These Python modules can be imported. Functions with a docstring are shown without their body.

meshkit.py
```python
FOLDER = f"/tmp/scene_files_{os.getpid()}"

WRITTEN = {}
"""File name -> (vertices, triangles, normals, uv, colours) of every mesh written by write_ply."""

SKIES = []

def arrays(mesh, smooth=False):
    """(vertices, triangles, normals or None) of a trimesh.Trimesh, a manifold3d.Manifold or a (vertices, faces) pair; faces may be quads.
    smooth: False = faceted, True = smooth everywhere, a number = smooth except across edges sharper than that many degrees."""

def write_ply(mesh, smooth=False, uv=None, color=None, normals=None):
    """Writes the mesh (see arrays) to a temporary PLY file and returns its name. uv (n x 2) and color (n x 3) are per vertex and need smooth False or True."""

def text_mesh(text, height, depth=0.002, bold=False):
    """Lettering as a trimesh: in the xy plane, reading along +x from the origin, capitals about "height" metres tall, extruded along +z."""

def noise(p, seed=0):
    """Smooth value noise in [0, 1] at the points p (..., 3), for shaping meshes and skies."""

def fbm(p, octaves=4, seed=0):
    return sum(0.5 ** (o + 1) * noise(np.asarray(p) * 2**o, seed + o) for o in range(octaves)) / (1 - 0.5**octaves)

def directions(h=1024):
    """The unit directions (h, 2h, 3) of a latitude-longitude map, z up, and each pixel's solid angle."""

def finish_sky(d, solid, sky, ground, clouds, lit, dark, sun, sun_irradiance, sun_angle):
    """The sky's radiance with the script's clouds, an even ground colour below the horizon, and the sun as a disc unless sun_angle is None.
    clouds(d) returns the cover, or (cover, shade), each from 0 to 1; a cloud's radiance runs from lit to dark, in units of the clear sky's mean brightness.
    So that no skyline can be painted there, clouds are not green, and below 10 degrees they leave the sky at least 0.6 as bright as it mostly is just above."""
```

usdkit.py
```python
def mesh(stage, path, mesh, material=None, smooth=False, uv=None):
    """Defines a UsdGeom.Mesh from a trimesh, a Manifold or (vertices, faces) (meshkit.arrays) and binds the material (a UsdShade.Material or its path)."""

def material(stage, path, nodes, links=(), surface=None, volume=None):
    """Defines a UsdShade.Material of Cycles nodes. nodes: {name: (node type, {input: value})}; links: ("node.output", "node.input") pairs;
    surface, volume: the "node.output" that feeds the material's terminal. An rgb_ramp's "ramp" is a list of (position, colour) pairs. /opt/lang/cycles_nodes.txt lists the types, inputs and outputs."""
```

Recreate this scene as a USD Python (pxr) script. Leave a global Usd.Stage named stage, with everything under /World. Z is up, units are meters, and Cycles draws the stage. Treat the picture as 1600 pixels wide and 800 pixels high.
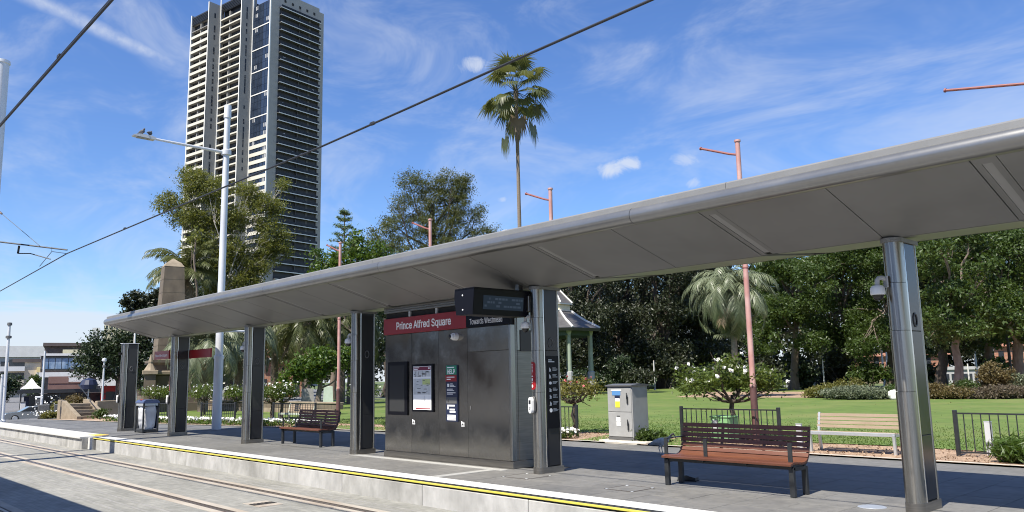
import math, sys, random
import numpy as np
sys.path.insert(0, "/opt/lang")
import trimesh, manifold3d as m3
from shapely.geometry import Polygon, Point
from pxr import Usd, UsdGeom, UsdLux, UsdShade, Gf, Sdf
import usdkit, meshkit

stage = Usd.Stage.CreateInMemory()
UsdGeom.SetStageUpAxis(stage, UsdGeom.Tokens.z)
UsdGeom.SetStageMetersPerUnit(stage, 1.0)
UsdGeom.Xform.Define(stage, "/World"); UsdGeom.Scope.Define(stage, "/World/Looks")
PI = math.pi

# ---------------------------------------------------------------- camera
FPX, YAW, PITCH, ROLL, EYE = 1245.91, -0.81644, 0.15167, -0.01976, 1.6
cy, sy, cp, sp = math.cos(YAW), math.sin(YAW), math.cos(PITCH), math.sin(PITCH)
fw = np.array([sy*cp, cy*cp, sp]); r0 = np.array([cy, -sy, 0.0]); u0 = np.cross(r0, fw)
rt = math.cos(ROLL)*r0 + math.sin(ROLL)*u0; up = -math.sin(ROLL)*r0 + math.cos(ROLL)*u0
EYEP = np.array([0, 0, EYE])
cam = UsdGeom.Camera.Define(stage, "/World/camera")
cam.AddTransformOp().Set(Gf.Matrix4d(*rt, 0, *up, 0, *(-fw), 0, *EYEP, 1))
cam.CreateHorizontalApertureAttr(36.0); cam.CreateVerticalApertureAttr(18.0)
cam.CreateFocalLengthAttr(36.0*FPX/1600); cam.CreateClippingRangeAttr(Gf.Vec2f(0.05, 3000))
cam.CreateExposureAttr(0.78)

# ---------------------------------------------------------------- sun and sky
EL = math.radians(54.1); SH = np.array([0.15, -1.0]); SH /= np.linalg.norm(SH)
SUN = np.array([SH[0]*math.cos(EL), SH[1]*math.cos(EL), math.sin(EL)])
sun = UsdLux.DistantLight.Define(stage, "/World/sun")
sun.CreateIntensityAttr(1.25); sun.CreateAngleAttr(0.53); sun.CreateNormalizeAttr(True); sun.CreateColorAttr(Gf.Vec3f(1.0, 0.945, 0.85))
zx = SUN; xx = np.cross([0, 0, 1.0], zx); xx /= np.linalg.norm(xx); yx = np.cross(zx, xx)
sun.AddTransformOp().Set(Gf.Matrix4d(*xx, 0, *yx, 0, *zx, 0, 0, 0, 60, 1))

def ray(px, py):
    v = rt*(px-800)/FPX - up*(py-400)/FPX + fw
    return v/np.linalg.norm(v)
def at_y(px, py, Y): v = ray(px, py); return EYEP + v*(Y/v[1])
def at_x(px, py, X): v = ray(px, py); return EYEP + v*(X/v[0])
def at_z(px, py, z=0.0): v = ray(px, py); return EYEP + v*((z-EYE)/v[2])
def at_d(px, py, d):
    "point at horizontal distance d from the eye"
    v = ray(px, py); return EYEP + v*(d/math.hypot(v[0], v[1]))

_d1, _d2 = ray(40, -8), ray(300, 112)
trail_n = np.cross(_d1, _d2); trail_n /= np.linalg.norm(trail_n)
trail_t = _d2-_d1; trail_t /= np.linalg.norm(trail_t)
N, L = {}, []
N["sky"] = ("sky_texture", dict(sky_type="single_scattering", sun_disc=False, sun_elevation=EL, sun_rotation=math.atan2(SUN[0], SUN[1]), altitude=50.0, air_density=1.0, aerosol_density=0.25, ozone_density=3.0))
N["tc"] = ("texture_coordinate", {})
N["hs0"] = ("mix", dict(mix_type="multiply", fac=1.0, color2=(0.92, 1.03, 1.16))); L += [("sky.color", "hs0.color1")]
N["hs"] = ("hsv", dict(hue=0.508, saturation=1.10, value=1.30, fac=1.0)); L += [("hs0.color", "hs.color")]
N["map"] = ("mapping", dict(mapping_type="point", rotation=(0.15, 0.25, 0.75), scale=(0.9, 5.0, 8.0))); L += [("tc.generated", "map.vector")]
N["n1"] = ("noise_texture", dict(scale=1.6, detail=6.0, roughness=0.62, distortion=0.5)); L += [("map.vector", "n1.vector")]
N["r1"] = ("map_range", dict(range_type="smoothstep", from_min=0.40, from_max=0.78, to_min=0.0, to_max=0.44, clamp=True)); L += [("n1.fac", "r1.value")]
N["n3"] = ("noise_texture", dict(scale=26.0, detail=7.0, roughness=0.72, distortion=1.2)); L += [("tc.generated", "n3.vector")]
prev = "r1.result"
def sky_max(name, src):
    global prev
    N[name] = ("math", dict(math_type="maximum")); L.extend([(prev, name+".value1"), (src, name+".value2")]); prev = name+".value"
for i, (px, py, w, amp) in enumerate([(738, 100, 0.024, 0.75), (958, 263, 0.021, 0.8), (1072, 250, 0.018, 0.55), (1082, 285, 0.014, 0.5), (785, 312, 0.008, 0.5), (985, 255, 0.016, 0.75)]):
    c = ray(px, py); k = f"p{i}"
    N[k+"d"] = ("vector_math", dict(math_type="subtract", vector2=tuple(c))); L += [("tc.generated", k+"d.vector1")]
    N[k+"s"] = ("vector_math", dict(math_type="multiply", vector2=(1.0, 1.0, 1.9))); L += [(k+"d.vector", k+"s.vector1")]
    N[k+"l"] = ("vector_math", dict(math_type="length")); L += [(k+"s.vector", k+"l.vector1")]
    N[k+"r"] = ("map_range", dict(range_type="smoothstep", from_min=0.0, from_max=w*2.0, to_min=0.62, to_max=0.0, clamp=True)); L += [(k+"l.value", k+"r.value")]
    N[k+"a"] = ("math", dict(math_type="add")); L += [(k+"r.result", k+"a.value1"), ("n3.fac", k+"a.value2")]
    N[k+"m"] = ("map_range", dict(range_type="smoothstep", from_min=0.74, from_max=1.22, to_min=0.0, to_max=amp, clamp=True)); L += [(k+"a.value", k+"m.value")]
    sky_max(k+"x", k+"m.result")
# low bank of cloud and the condensation trail
N["sep"] = ("separate_xyz", {}); L += [("tc.generated", "sep.vector")]
N["mapb"] = ("mapping", dict(mapping_type="point", scale=(3.0, 3.0, 22.0))); L += [("tc.generated", "mapb.vector")]
N["nb"] = ("noise_texture", dict(scale=2.4, detail=6.0, roughness=0.6)); L += [("mapb.vector", "nb.vector")]
N["zb"] = ("map_range", dict(range_type="smoothstep", from_min=0.03, from_max=0.16, to_min=0.85, to_max=0.0, clamp=True)); L += [("sep.z", "zb.value")]
N["bb"] = ("math", dict(math_type="add")); L += [("nb.fac", "bb.value1"), ("zb.result", "bb.value2")]
N["bm"] = ("map_range", dict(range_type="smoothstep", from_min=0.84, from_max=1.16, to_min=0.0, to_max=0.80, clamp=True)); L += [("bb.value", "bm.value")]
sky_max("bx", "bm.result")
N["td"] = ("vector_math", dict(math_type="dot_product", vector2=tuple(trail_n))); L += [("tc.generated", "td.vector1")]
N["ta"] = ("math", dict(math_type="absolute")); L += [("td.value", "ta.value1")]
N["tr"] = ("map_range", dict(range_type="smoothstep", from_min=0.0, from_max=0.0125, to_min=0.85, to_max=0.0, clamp=True)); L += [("ta.value", "tr.value")]
N["tl0"] = ("vector_math", dict(math_type="subtract", vector2=tuple(_d2))); L += [("tc.generated", "tl0.vector1")]
N["tl"] = ("vector_math", dict(math_type="dot_product", vector2=tuple(trail_t))); L += [("tl0.vector", "tl.vector1")]
N["te"] = ("map_range", dict(range_type="smoothstep", from_min=-0.06, from_max=0.02, to_min=1.0, to_max=0.0, clamp=True)); L += [("tl.value", "te.value")]
N["n4"] = ("noise_texture", dict(scale=70.0, detail=4.0, roughness=0.6)); L += [("tc.generated", "n4.vector")]
N["tm"] = ("math", dict(math_type="multiply")); L += [("tr.result", "tm.value1"), ("te.result", "tm.value2")]
N["tm2"] = ("math", dict(math_type="multiply")); L += [("tm.value", "tm2.value1"), ("n4.fac", "tm2.value2")]
sky_max("tx", "tm2.value")
N["mx"] = ("mix", dict(mix_type="mix", color2=(6.3, 6.8, 7.7))); L += [("hs.color", "mx.color1"), (prev, "mx.fac")]
N["bg"] = ("background_shader", dict(strength=0.070)); L += [("mx.color", "bg.color")]
usdkit.material(stage, "/World/Looks/sky", N, L, surface="bg.background")
dome = UsdLux.DomeLight.Define(stage, "/World/sky")
UsdShade.MaterialBindingAPI.Apply(dome.GetPrim()).Bind(UsdShade.Material.Get(stage, "/World/Looks/sky"))
dome.GetPrim().SetCustomDataByKey("kind", "structure")

# ---------------------------------------------------------------- materials
def mat(name, c1, c2=None, scale=4.0, rough=0.6, metal=0.0, bump=0.0, bscale=None, stretch=(1, 1, 1), c3=None, scale2=0.6, f3=0.5, island=0.0, space="pos", spec=None, coat=0.0, rvar=0.0, aniso=0.0, spots=0.0):
    n, l = {}, []
    n["g"] = ("geometry", {}) if space == "pos" else ("texture_coordinate", {})
    src = "g.position" if space == "pos" else "g.object"
    n["m"] = ("mapping", dict(mapping_type="point", scale=stretch)); l += [(src, "m.vector")]
    n["p"] = ("principled_bsdf", dict(roughness=rough, metallic=metal, base_color=c1))
    if spec is not None: n["p"][1]["specular_ior_level"] = spec
    if coat: n["p"][1]["coat_weight"] = coat
    out = None
    if aniso: n["p"][1]["anisotropic"] = aniso; n["p"][1]["anisotropic_rotation"] = 0.25; n["tg"] = ("tangent", dict(direction_type="radial", axis="z")); l += [("tg.tangent", "p.tangent")]
    if c2 is not None:
        n["n"] = ("noise_texture", dict(scale=scale, detail=6.0, roughness=0.6)); l += [("m.vector", "n.vector")]
        n["r"] = ("rgb_ramp", dict(ramp=[(0.3, c1), (0.7, c2)])); l += [("n.fac", "r.fac")]; out = "r.color"
        if c3 is not None:
            n["n2"] = ("noise_texture", dict(scale=scale2, detail=4.0, roughness=0.55)); l += [(src, "n2.vector")]
            n["q"] = ("map_range", dict(from_min=0.45, from_max=0.68, to_min=0.0, to_max=f3, clamp=True)); l += [("n2.fac", "q.value")]
            n["x"] = ("mix", dict(mix_type="mix", color2=c3)); l += [(out, "x.color1"), ("q.result", "x.fac")]; out = "x.color"
        if rvar:
            n["rr"] = ("map_range", dict(from_min=0.3, from_max=0.7, to_min=max(0.02, rough-rvar), to_max=rough+rvar, clamp=True)); l += [("n.fac", "rr.value"), ("rr.result", "p.roughness")]
    if spots:
        n["vo"] = ("voronoi_texture", dict(scale=5.5, randomness=1.0)); l += [(src, "vo.vector")]
        n["vs"] = ("map_range", dict(range_type="smoothstep", from_min=0.07, from_max=0.13, to_min=spots, to_max=0.0, clamp=True)); l += [("vo.distance", "vs.value")]
        n["vx"] = ("mix", dict(mix_type="mix", color2=(0.055, 0.055, 0.054))); l += [(out, "vx.color1"), ("vs.result", "vx.fac")]; out = "vx.color"
        n["sn"] = ("noise_texture", dict(scale=0.9, detail=8.0, roughness=0.7, distortion=1.5)); l += [(src, "sn.vector")]
        n["sr"] = ("map_range", dict(range_type="smoothstep", from_min=0.54, from_max=0.68, to_min=0.0, to_max=0.30, clamp=True)); l += [("sn.fac", "sr.value")]
        n["sx"] = ("mix", dict(mix_type="mix", color2=(0.075, 0.075, 0.074))); l += [(out, "sx.color1"), ("sr.result", "sx.fac")]; out = "sx.color"
    if island:
        n["gi"] = ("geometry", {}) if space != "pos" else n["g"]
        gi = "g" if space == "pos" else "gi"
        n["iv"] = ("map_range", dict(from_min=0.0, from_max=1.0, to_min=1-island, to_max=1+island)); l += [(gi+".random_per_island", "iv.value")]
        n["ih"] = ("hsv", dict(hue=0.5, saturation=1.0, fac=1.0, color=c1)); l += [("iv.result", "ih.value")]
        if out: l += [(out, "ih.color")]
        out = "ih.color"
    if out: l += [(out, "p.base_color")]
    if bump:
        n["bn"] = ("noise_texture", dict(scale=bscale or scale*4, detail=4.0, roughness=0.6)); l += [("m.vector", "bn.vector")]
        n["b"] = ("bump", dict(strength=bump, distance=0.01)); l += [("bn.fac", "b.height"), ("b.normal", "p.normal")]
    return usdkit.material(stage, "/World/Looks/"+name, n, l, surface="p.BSDF")

def leafmat(name, cols, trans=0.35, rough=0.45):
    n = {"g": ("geometry", {}), "r": ("rgb_ramp", dict(ramp=[(i/(len(cols)-1), c) for i, c in enumerate(cols)])),
         "n": ("noise_texture", dict(scale=0.55, detail=2.0)), "a": ("math", dict(math_type="multiply_add", value2=0.62, value3=-0.12)),
         "b": ("math", dict(math_type="multiply_add", value2=0.5)),
         "p": ("principled_bsdf", dict(roughness=rough)), "t": ("translucent_bsdf", {}), "h": ("hsv", dict(hue=0.48, saturation=1.1, value=1.25, fac=1.0)), "m": ("mix_closure", dict(fac=trans))}
    l = [("g.random_per_island", "a.value1"), ("g.position", "n.vector"), ("n.fac", "b.value1"), ("a.value", "b.value3"), ("b.value", "r.fac"), ("r.color", "p.base_color"), ("r.color", "h.color"), ("h.color", "t.color"), ("p.BSDF", "m.closure1"), ("t.BSDF", "m.closure2")]
    return usdkit.material(stage, "/World/Looks/"+name, n, l, surface="m.closure")

def emit(name, c, s):
    return usdkit.material(stage, "/World/Looks/"+name, {"e": ("emission", dict(color=c, strength=s))}, [], surface="e.emission")

def glass(name, tint=(0.6, 0.65, 0.68), gloss=0.02):
    n = {"f": ("fresnel", dict(IOR=1.5)), "t": ("transparent_bsdf", dict(color=tint)), "g": ("glossy_bsdf", dict(color=(1, 1, 1), roughness=gloss)), "m": ("mix_closure", {})}
    return usdkit.material(stage, "/World/Looks/"+name, n, [("f.fac", "m.fac"), ("t.BSDF", "m.closure1"), ("g.BSDF", "m.closure2")], surface="m.closure")

def brick_mat(name, c1, c2, mortar, bw, rh, msize, rough=0.8, bump=0.3, rot=(0, 0, 0), off=0.5, c3=None):
    n = {"g": ("geometry", {}), "m": ("mapping", dict(mapping_type="point", rotation=rot)),
         "b": ("brick_texture", dict(color1=c1, color2=c2, mortar=mortar, scale=1.0, mortar_size=msize, mortar_smooth=0.1, brick_width=bw, row_height=rh, offset=off, bias=0.0)),
         "n": ("noise_texture", dict(scale=6.0, detail=6.0, roughness=0.65)), "r": ("rgb_ramp", dict(ramp=[(0.3, (0.78, 0.78, 0.78)), (0.7, (1.15, 1.15, 1.15))])),
         "x": ("mix", dict(mix_type="multiply", fac=1.0)), "n2": ("noise_texture", dict(scale=0.5, detail=5.0, roughness=0.6)), "r2": ("rgb_ramp", dict(ramp=[(0.35, (0.82, 0.82, 0.80)), (0.65, (1.1, 1.1, 1.1))])), "x2": ("mix", dict(mix_type="multiply", fac=1.0)),
         "p": ("principled_bsdf", dict(roughness=rough)), "bu": ("bump", dict(strength=bump, distance=0.01))}
    l = [("g.position", "m.vector"), ("m.vector", "b.vector"), ("g.position", "n.vector"), ("g.position", "n2.vector"), ("n.fac", "r.fac"), ("n2.fac", "r2.fac"), ("b.color", "x.color1"), ("r.color", "x.color2"), ("x.color", "x2.color1"), ("r2.color", "x2.color2"), ("x2.color", "p.base_color"), ("n.fac", "bu.height"), ("bu.normal", "p.normal")]
    return usdkit.material(stage, "/World/Looks/"+name, n, l, surface="p.BSDF")

def g3(v): return (v, v, v)
M = dict(
    paver=mat("paver_dark", (0.122, 0.119, 0.112), (0.178, 0.172, 0.16), 7.0, 0.72, bump=0.12, bscale=60, c3=(0.088, 0.09, 0.092), scale2=0.8, f3=0.5, spots=0.55),
    paver_b=mat("paver_mid", (0.137, 0.134, 0.126), (0.19, 0.183, 0.17), 7.0, 0.7, bump=0.12, bscale=60, c3=(0.10, 0.10, 0.10), scale2=0.9, f3=0.5, spots=0.55),
    paver_c=mat("paver_worn", (0.126, 0.123, 0.115), (0.205, 0.197, 0.181), 5.0, 0.75, bump=0.12, bscale=60, c3=(0.09, 0.09, 0.09), scale2=0.7, f3=0.6, spots=0.55),
    paving=brick_mat("paving", (0.142, 0.139, 0.131), (0.164, 0.16, 0.15), (0.095, 0.095, 0.093), 0.6, 0.6, 0.006, 0.72, 0.1),
    joint=mat("paver_joint", (0.05, 0.05, 0.048), (0.075, 0.07, 0.066), 12, 0.9),
    plaza=brick_mat("plaza_paving", (0.12, 0.12, 0.121), (0.155, 0.155, 0.152), (0.10, 0.10, 0.10), 0.6, 0.3, 0.006, 0.75, 0.1),
    trackbed=brick_mat("track_paving", (0.23, 0.226, 0.205), (0.28, 0.273, 0.246), (0.20, 0.196, 0.176), 0.42, 0.10, 0.005, 0.8, 0.25),
    trackband=mat("rail_surround", (0.33, 0.295, 0.245), (0.43, 0.385, 0.325), 2.5, 0.8, bump=0.1, stretch=(0.6, 3, 3), c3=(0.24, 0.175, 0.12), scale2=0.7, f3=0.5),
    wallc=mat("edge_concrete", (0.30, 0.295, 0.275), (0.46, 0.45, 0.425), 2.2, 0.75, bump=0.15, bscale=30, stretch=(1.6, 1, 0.8), c3=(0.175, 0.17, 0.155), scale2=1.3, f3=0.65),
    wallc_b=mat("edge_concrete_b", (0.33, 0.325, 0.31), (0.47, 0.46, 0.44), 3.2, 0.75, bump=0.15, bscale=30, stretch=(1.6, 1, 0.8), c3=(0.20, 0.195, 0.18), scale2=0.9, f3=0.6),
    coping=mat("coping", (0.48, 0.47, 0.44), (0.58, 0.57, 0.54), 3, 0.75),
    white=mat("tactile_white", (0.53, 0.53, 0.51), (0.63, 0.63, 0.61), 5, 0.6),
    bandstone=mat("pale_band_stone", (0.30, 0.30, 0.285), (0.38, 0.375, 0.355), 7, 0.7, bump=0.1),
    black_edge=mat("edge_black", (0.018, 0.018, 0.017), (0.03, 0.029, 0.027), 12, 0.65),
    yellow=mat("edge_yellow", (0.50, 0.42, 0.05), (0.64, 0.55, 0.08), 5, 0.6, c3=(0.42, 0.37, 0.10), scale2=2.0, f3=0.5),
    rail=mat("rail_steel", (0.16, 0.13, 0.105), (0.24, 0.20, 0.17), 8, 0.42, metal=0.7, stretch=(0.2, 6, 6)),
    groove=mat("rail_groove", (0.035, 0.028, 0.022), (0.06, 0.045, 0.035), 9, 0.8, stretch=(0.3, 5, 5)),
    canopy=mat("canopy_paint", (0.25, 0.248, 0.238), (0.28, 0.277, 0.266), 1.2, 0.30, metal=0.7, rvar=0.05, c3=(0.20, 0.197, 0.187), scale2=0.9, f3=0.4),
    soffit=mat("soffit_panel", (0.21, 0.21, 0.205), (0.235, 0.235, 0.229), 0.9, 0.42, metal=0.15, c3=(0.18, 0.18, 0.174), scale2=1.6, f3=0.5, bump=0.02, bscale=1.5),
    roofgrey=mat("roof_flashing", (0.19, 0.19, 0.185), (0.23, 0.23, 0.225), 2, 0.5, metal=0.2),
    diffuser=mat("light_diffuser", (0.30, 0.30, 0.295), None, rough=0.35),
    gap=mat("dark_gap", (0.012, 0.012, 0.012), None, rough=0.8),
    steel=mat("brushed_steel", (0.33, 0.315, 0.285), (0.40, 0.385, 0.35), 3.0, 0.24, metal=1.0, stretch=(14, 14, 0.6), rvar=0.04, aniso=0.75),
    steelk=mat("cabin_steel", (0.30, 0.287, 0.262), (0.39, 0.373, 0.34), 1.4, 0.17, metal=1.0, bump=0.05, bscale=3.0, stretch=(1.0, 1.0, 1.0), rvar=0.07, c3=(0.36, 0.335, 0.30), scale2=1.1, f3=0.6),
    steelk2=mat("cabin_steel_b", (0.275, 0.265, 0.243), (0.365, 0.35, 0.32), 1.8, 0.19, metal=1.0, bump=0.06, bscale=2.4, rvar=0.07, c3=(0.37, 0.34, 0.30), scale2=0.8, f3=0.5),
    plinth=mat("plinth_steel", (0.20, 0.188, 0.168), (0.28, 0.262, 0.235), 6, 0.38, metal=0.9, stretch=(0.4, 0.4, 8)),
    chrome=mat("chrome_strip", (0.68, 0.68, 0.67), None, rough=0.12, metal=1.0),
    darkglass=mat("dark_panel", (0.036, 0.037, 0.038), None, rough=0.16, spec=0.35),
    black=mat("black_plastic", (0.006, 0.006, 0.009), None, rough=0.35, spec=0.15),
    blacksign=mat("black_sign", (0.006, 0.006, 0.009), None, rough=0.3, spec=0.15),
    blackpaint=mat("black_paint", (0.016, 0.018, 0.02), (0.028, 0.03, 0.032), 9, 0.42, bump=0.05),
    red=mat("sign_red", (0.25, 0.006, 0.009), (0.285, 0.009, 0.012), 2, 0.38),
    navy=mat("navy", (0.012, 0.018, 0.05), None, rough=0.5),
    green_s=mat("sign_green", (0.02, 0.22, 0.12), None, rough=0.4),
    whitep=mat("white_print", (0.82, 0.82, 0.81), None, rough=0.45),
    greyp=mat("grey_print", (0.45, 0.47, 0.48), (0.58, 0.6, 0.6), 20, 0.45),
    olive=mat("map_park_print", (0.42, 0.50, 0.16), (0.5, 0.57, 0.25), 15, 0.45),
    maroon=mat("maroon_print", (0.16, 0.01, 0.04), None, rough=0.4),
    screen=emit("screen_glow", (0.05, 0.075, 0.11), 0.22), screentext=emit("screen_text", (0.05, 0.07, 0.10), 0.45),
    whiteplastic=mat("white_plastic", (0.72, 0.72, 0.71), None, rough=0.4),
    greyplastic=mat("grey_plastic", (0.42, 0.42, 0.41), None, rough=0.45),
    lens=mat("dome_lens", (0.01, 0.01, 0.012), None, rough=0.05),
    galv=mat("galvanised", (0.52, 0.53, 0.54), (0.66, 0.67, 0.68), 2.5, 0.5, metal=0.25, stretch=(1, 1, 0.3)),
    pink=mat("faded_red_paint", (0.38, 0.18, 0.155), (0.47, 0.265, 0.23), 3.5, 0.6, bump=0.1, stretch=(1, 1, 0.5), c3=(0.54, 0.37, 0.33), scale2=2.0, f3=0.6),
    maroonpost=mat("dark_post_sleeve", (0.075, 0.032, 0.03), (0.12, 0.06, 0.055), 6, 0.6), pinkd=mat("dark_red_paint", (0.20, 0.062, 0.052), (0.28, 0.10, 0.085), 4, 0.6),
    wire=mat("wire_dark", (0.022, 0.023, 0.026), None, rough=0.5),
    insul=mat("insulator", (0.10, 0.06, 0.05), None, rough=0.3),
    wood=mat("jarrah", (0.105, 0.038, 0.021), (0.155, 0.06, 0.034), 3.0, 0.45, bump=0.15, bscale=30, stretch=(0.6, 9, 9), c3=(0.10, 0.03, 0.016), scale2=2.5, f3=0.5),
    wood2=mat("jarrah_b", (0.11, 0.039, 0.021), (0.165, 0.064, 0.035), 3.0, 0.45, bump=0.15, bscale=30, stretch=(0.6, 9, 9)),
    pale=mat("weathered_slat", (0.29, 0.22, 0.15), (0.39, 0.31, 0.225), 3.0, 0.75, bump=0.2, bscale=30, stretch=(0.6, 9, 9), c3=(0.36, 0.27, 0.20), scale2=2, f3=0.5),
    mint=mat("mint_paint", (0.42, 0.50, 0.40), (0.50, 0.57, 0.48), 4, 0.55),
    alu=mat("aluminium", (0.52, 0.54, 0.55), (0.6, 0.62, 0.63), 4, 0.38, metal=0.6),
    cab=mat("cabinet_grey", (0.30, 0.30, 0.295), (0.345, 0.345, 0.338), 5, 0.5, bump=0.05, c3=(0.25, 0.25, 0.24), scale2=2.2, f3=0.5),
    cabd=mat("cabinet_dark", (0.10, 0.10, 0.10), None, rough=0.5),
    conc=mat("concrete", (0.42, 0.39, 0.33), (0.56, 0.52, 0.45), 5, 0.85, bump=0.25, bscale=30),
    concd=mat("grey_concrete", (0.20, 0.195, 0.185), (0.30, 0.29, 0.275), 5, 0.85, bump=0.25, bscale=30),
    greenbox=mat("green_box", (0.18, 0.36, 0.16), (0.22, 0.40, 0.19), 6, 0.5),
    blue=mat("label_blue", (0.10, 0.25, 0.50), None, rough=0.4), yel2=mat("label_yellow", (0.80, 0.68, 0.05), None, rough=0.45),
    lawn=mat("lawn_grass", (0.068, 0.112, 0.015), (0.116, 0.174, 0.026), 1.6, 0.85, bump=0.7, bscale=45, c3=(0.20, 0.195, 0.06), scale2=0.30, f3=0.42),
    mulch=mat("bark_mulch", (0.24, 0.155, 0.095), (0.46, 0.33, 0.225), 26, 0.95, bump=0.8, bscale=55, c3=(0.12, 0.075, 0.045), scale2=3, f3=0.6),
    soil=mat("far_ground", (0.075, 0.11, 0.035), (0.11, 0.14, 0.05), 0.4, 0.95),
    road=mat("road_surface", (0.125, 0.125, 0.128), (0.165, 0.165, 0.166), 0.6, 0.85, bump=0.1),
    bark=mat("bark", (0.10, 0.075, 0.055), (0.20, 0.16, 0.125), 6, 0.9, bump=0.6, bscale=14, stretch=(1.5, 1.5, 0.4)),
    barkpale=mat("pale_bark", (0.36, 0.32, 0.27), (0.56, 0.52, 0.46), 2.5, 0.85, bump=0.3, stretch=(1.5, 1.5, 0.3), c3=(0.22, 0.18, 0.15), scale2=1.2, f3=0.7),
    barkmot=mat("mottled_bark", (0.13, 0.095, 0.075), (0.27, 0.205, 0.165), 3, 0.9, bump=0.4, stretch=(1.5, 1.5, 0.5)), barkdark=mat("dark_bark", (0.045, 0.034, 0.026), (0.085, 0.066, 0.05), 7, 0.9, bump=0.6),
    palmbark=mat("palm_bark", (0.13, 0.10, 0.075), (0.24, 0.19, 0.145), 5, 0.9, bump=0.6, stretch=(1, 1, 5)),
    palmskirt=mat("palm_boot", (0.36, 0.155, 0.07), (0.45, 0.22, 0.10), 8, 0.9, bump=0.5),
    sand=mat("sandstone", (0.10, 0.078, 0.054), (0.185, 0.146, 0.102), 1.6, 0.85, bump=0.2, bscale=10, stretch=(1, 1, 0.5), c3=(0.085, 0.072, 0.058), scale2=0.8, f3=0.65),
    sandl=mat("sandstone_light", (0.20, 0.16, 0.11), (0.30, 0.245, 0.175), 3, 0.85, bump=0.2, bscale=10),
    petal=mat("rose_petal", (0.86, 0.85, 0.79), (0.90, 0.89, 0.85), 20, 0.55), pinkpetal=mat("pink_petal", (0.55, 0.08, 0.10), (0.62, 0.22, 0.20), 20, 0.6),
    slate=mat("slate_roof", (0.062, 0.058, 0.055), (0.105, 0.10, 0.096), 2, 0.55, bump=0.2, stretch=(1, 1, 4)),
    whitepaint=mat("white_paint", (0.52, 0.51, 0.48), (0.62, 0.61, 0.58), 3, 0.55),
    cream=mat("cream_paint", (0.62, 0.56, 0.38), (0.70, 0.64, 0.45), 3, 0.6),
    dgreen=mat("heritage_green", (0.025, 0.055, 0.035), (0.04, 0.075, 0.05), 3, 0.5),
    lgreen=mat("pale_green_paint", (0.20, 0.24, 0.18), (0.26, 0.30, 0.23), 3, 0.55),
    tower=mat("tower_concrete", (0.26, 0.245, 0.215), (0.30, 0.285, 0.255), 0.05, 0.75, c3=(0.235, 0.222, 0.20), scale2=0.3, f3=0.5),
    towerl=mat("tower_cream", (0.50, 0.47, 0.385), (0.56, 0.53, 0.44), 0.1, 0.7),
    towerw=mat("tower_white", (0.60, 0.585, 0.535), (0.66, 0.645, 0.60), 0.1, 0.7),
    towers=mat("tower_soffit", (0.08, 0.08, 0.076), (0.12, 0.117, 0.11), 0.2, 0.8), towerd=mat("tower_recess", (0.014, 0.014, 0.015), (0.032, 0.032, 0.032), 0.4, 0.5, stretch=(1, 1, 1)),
    towerg=mat("tower_glass", (0.012, 0.018, 0.032), (0.03, 0.042, 0.065), 0.35, 0.08, spec=0.6),
    towerb=mat("tower_balustrade", (0.014, 0.016, 0.018), (0.028, 0.03, 0.033), 0.5, 0.35, spec=0.2),
    curtain=mat("curtain_pale", (0.20, 0.205, 0.21), (0.50, 0.50, 0.49), 0.6, 0.7),
    redbrick=brick_mat("red_brick", (0.30, 0.095, 0.05), (0.36, 0.13, 0.07), (0.32, 0.26, 0.2), 0.24, 0.086, 0.012, 0.85, 0.3, rot=(PI/2, 0, 0)),
    terracotta=mat("terracotta", (0.36, 0.16, 0.11), (0.44, 0.22, 0.16), 2, 0.8),
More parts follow.
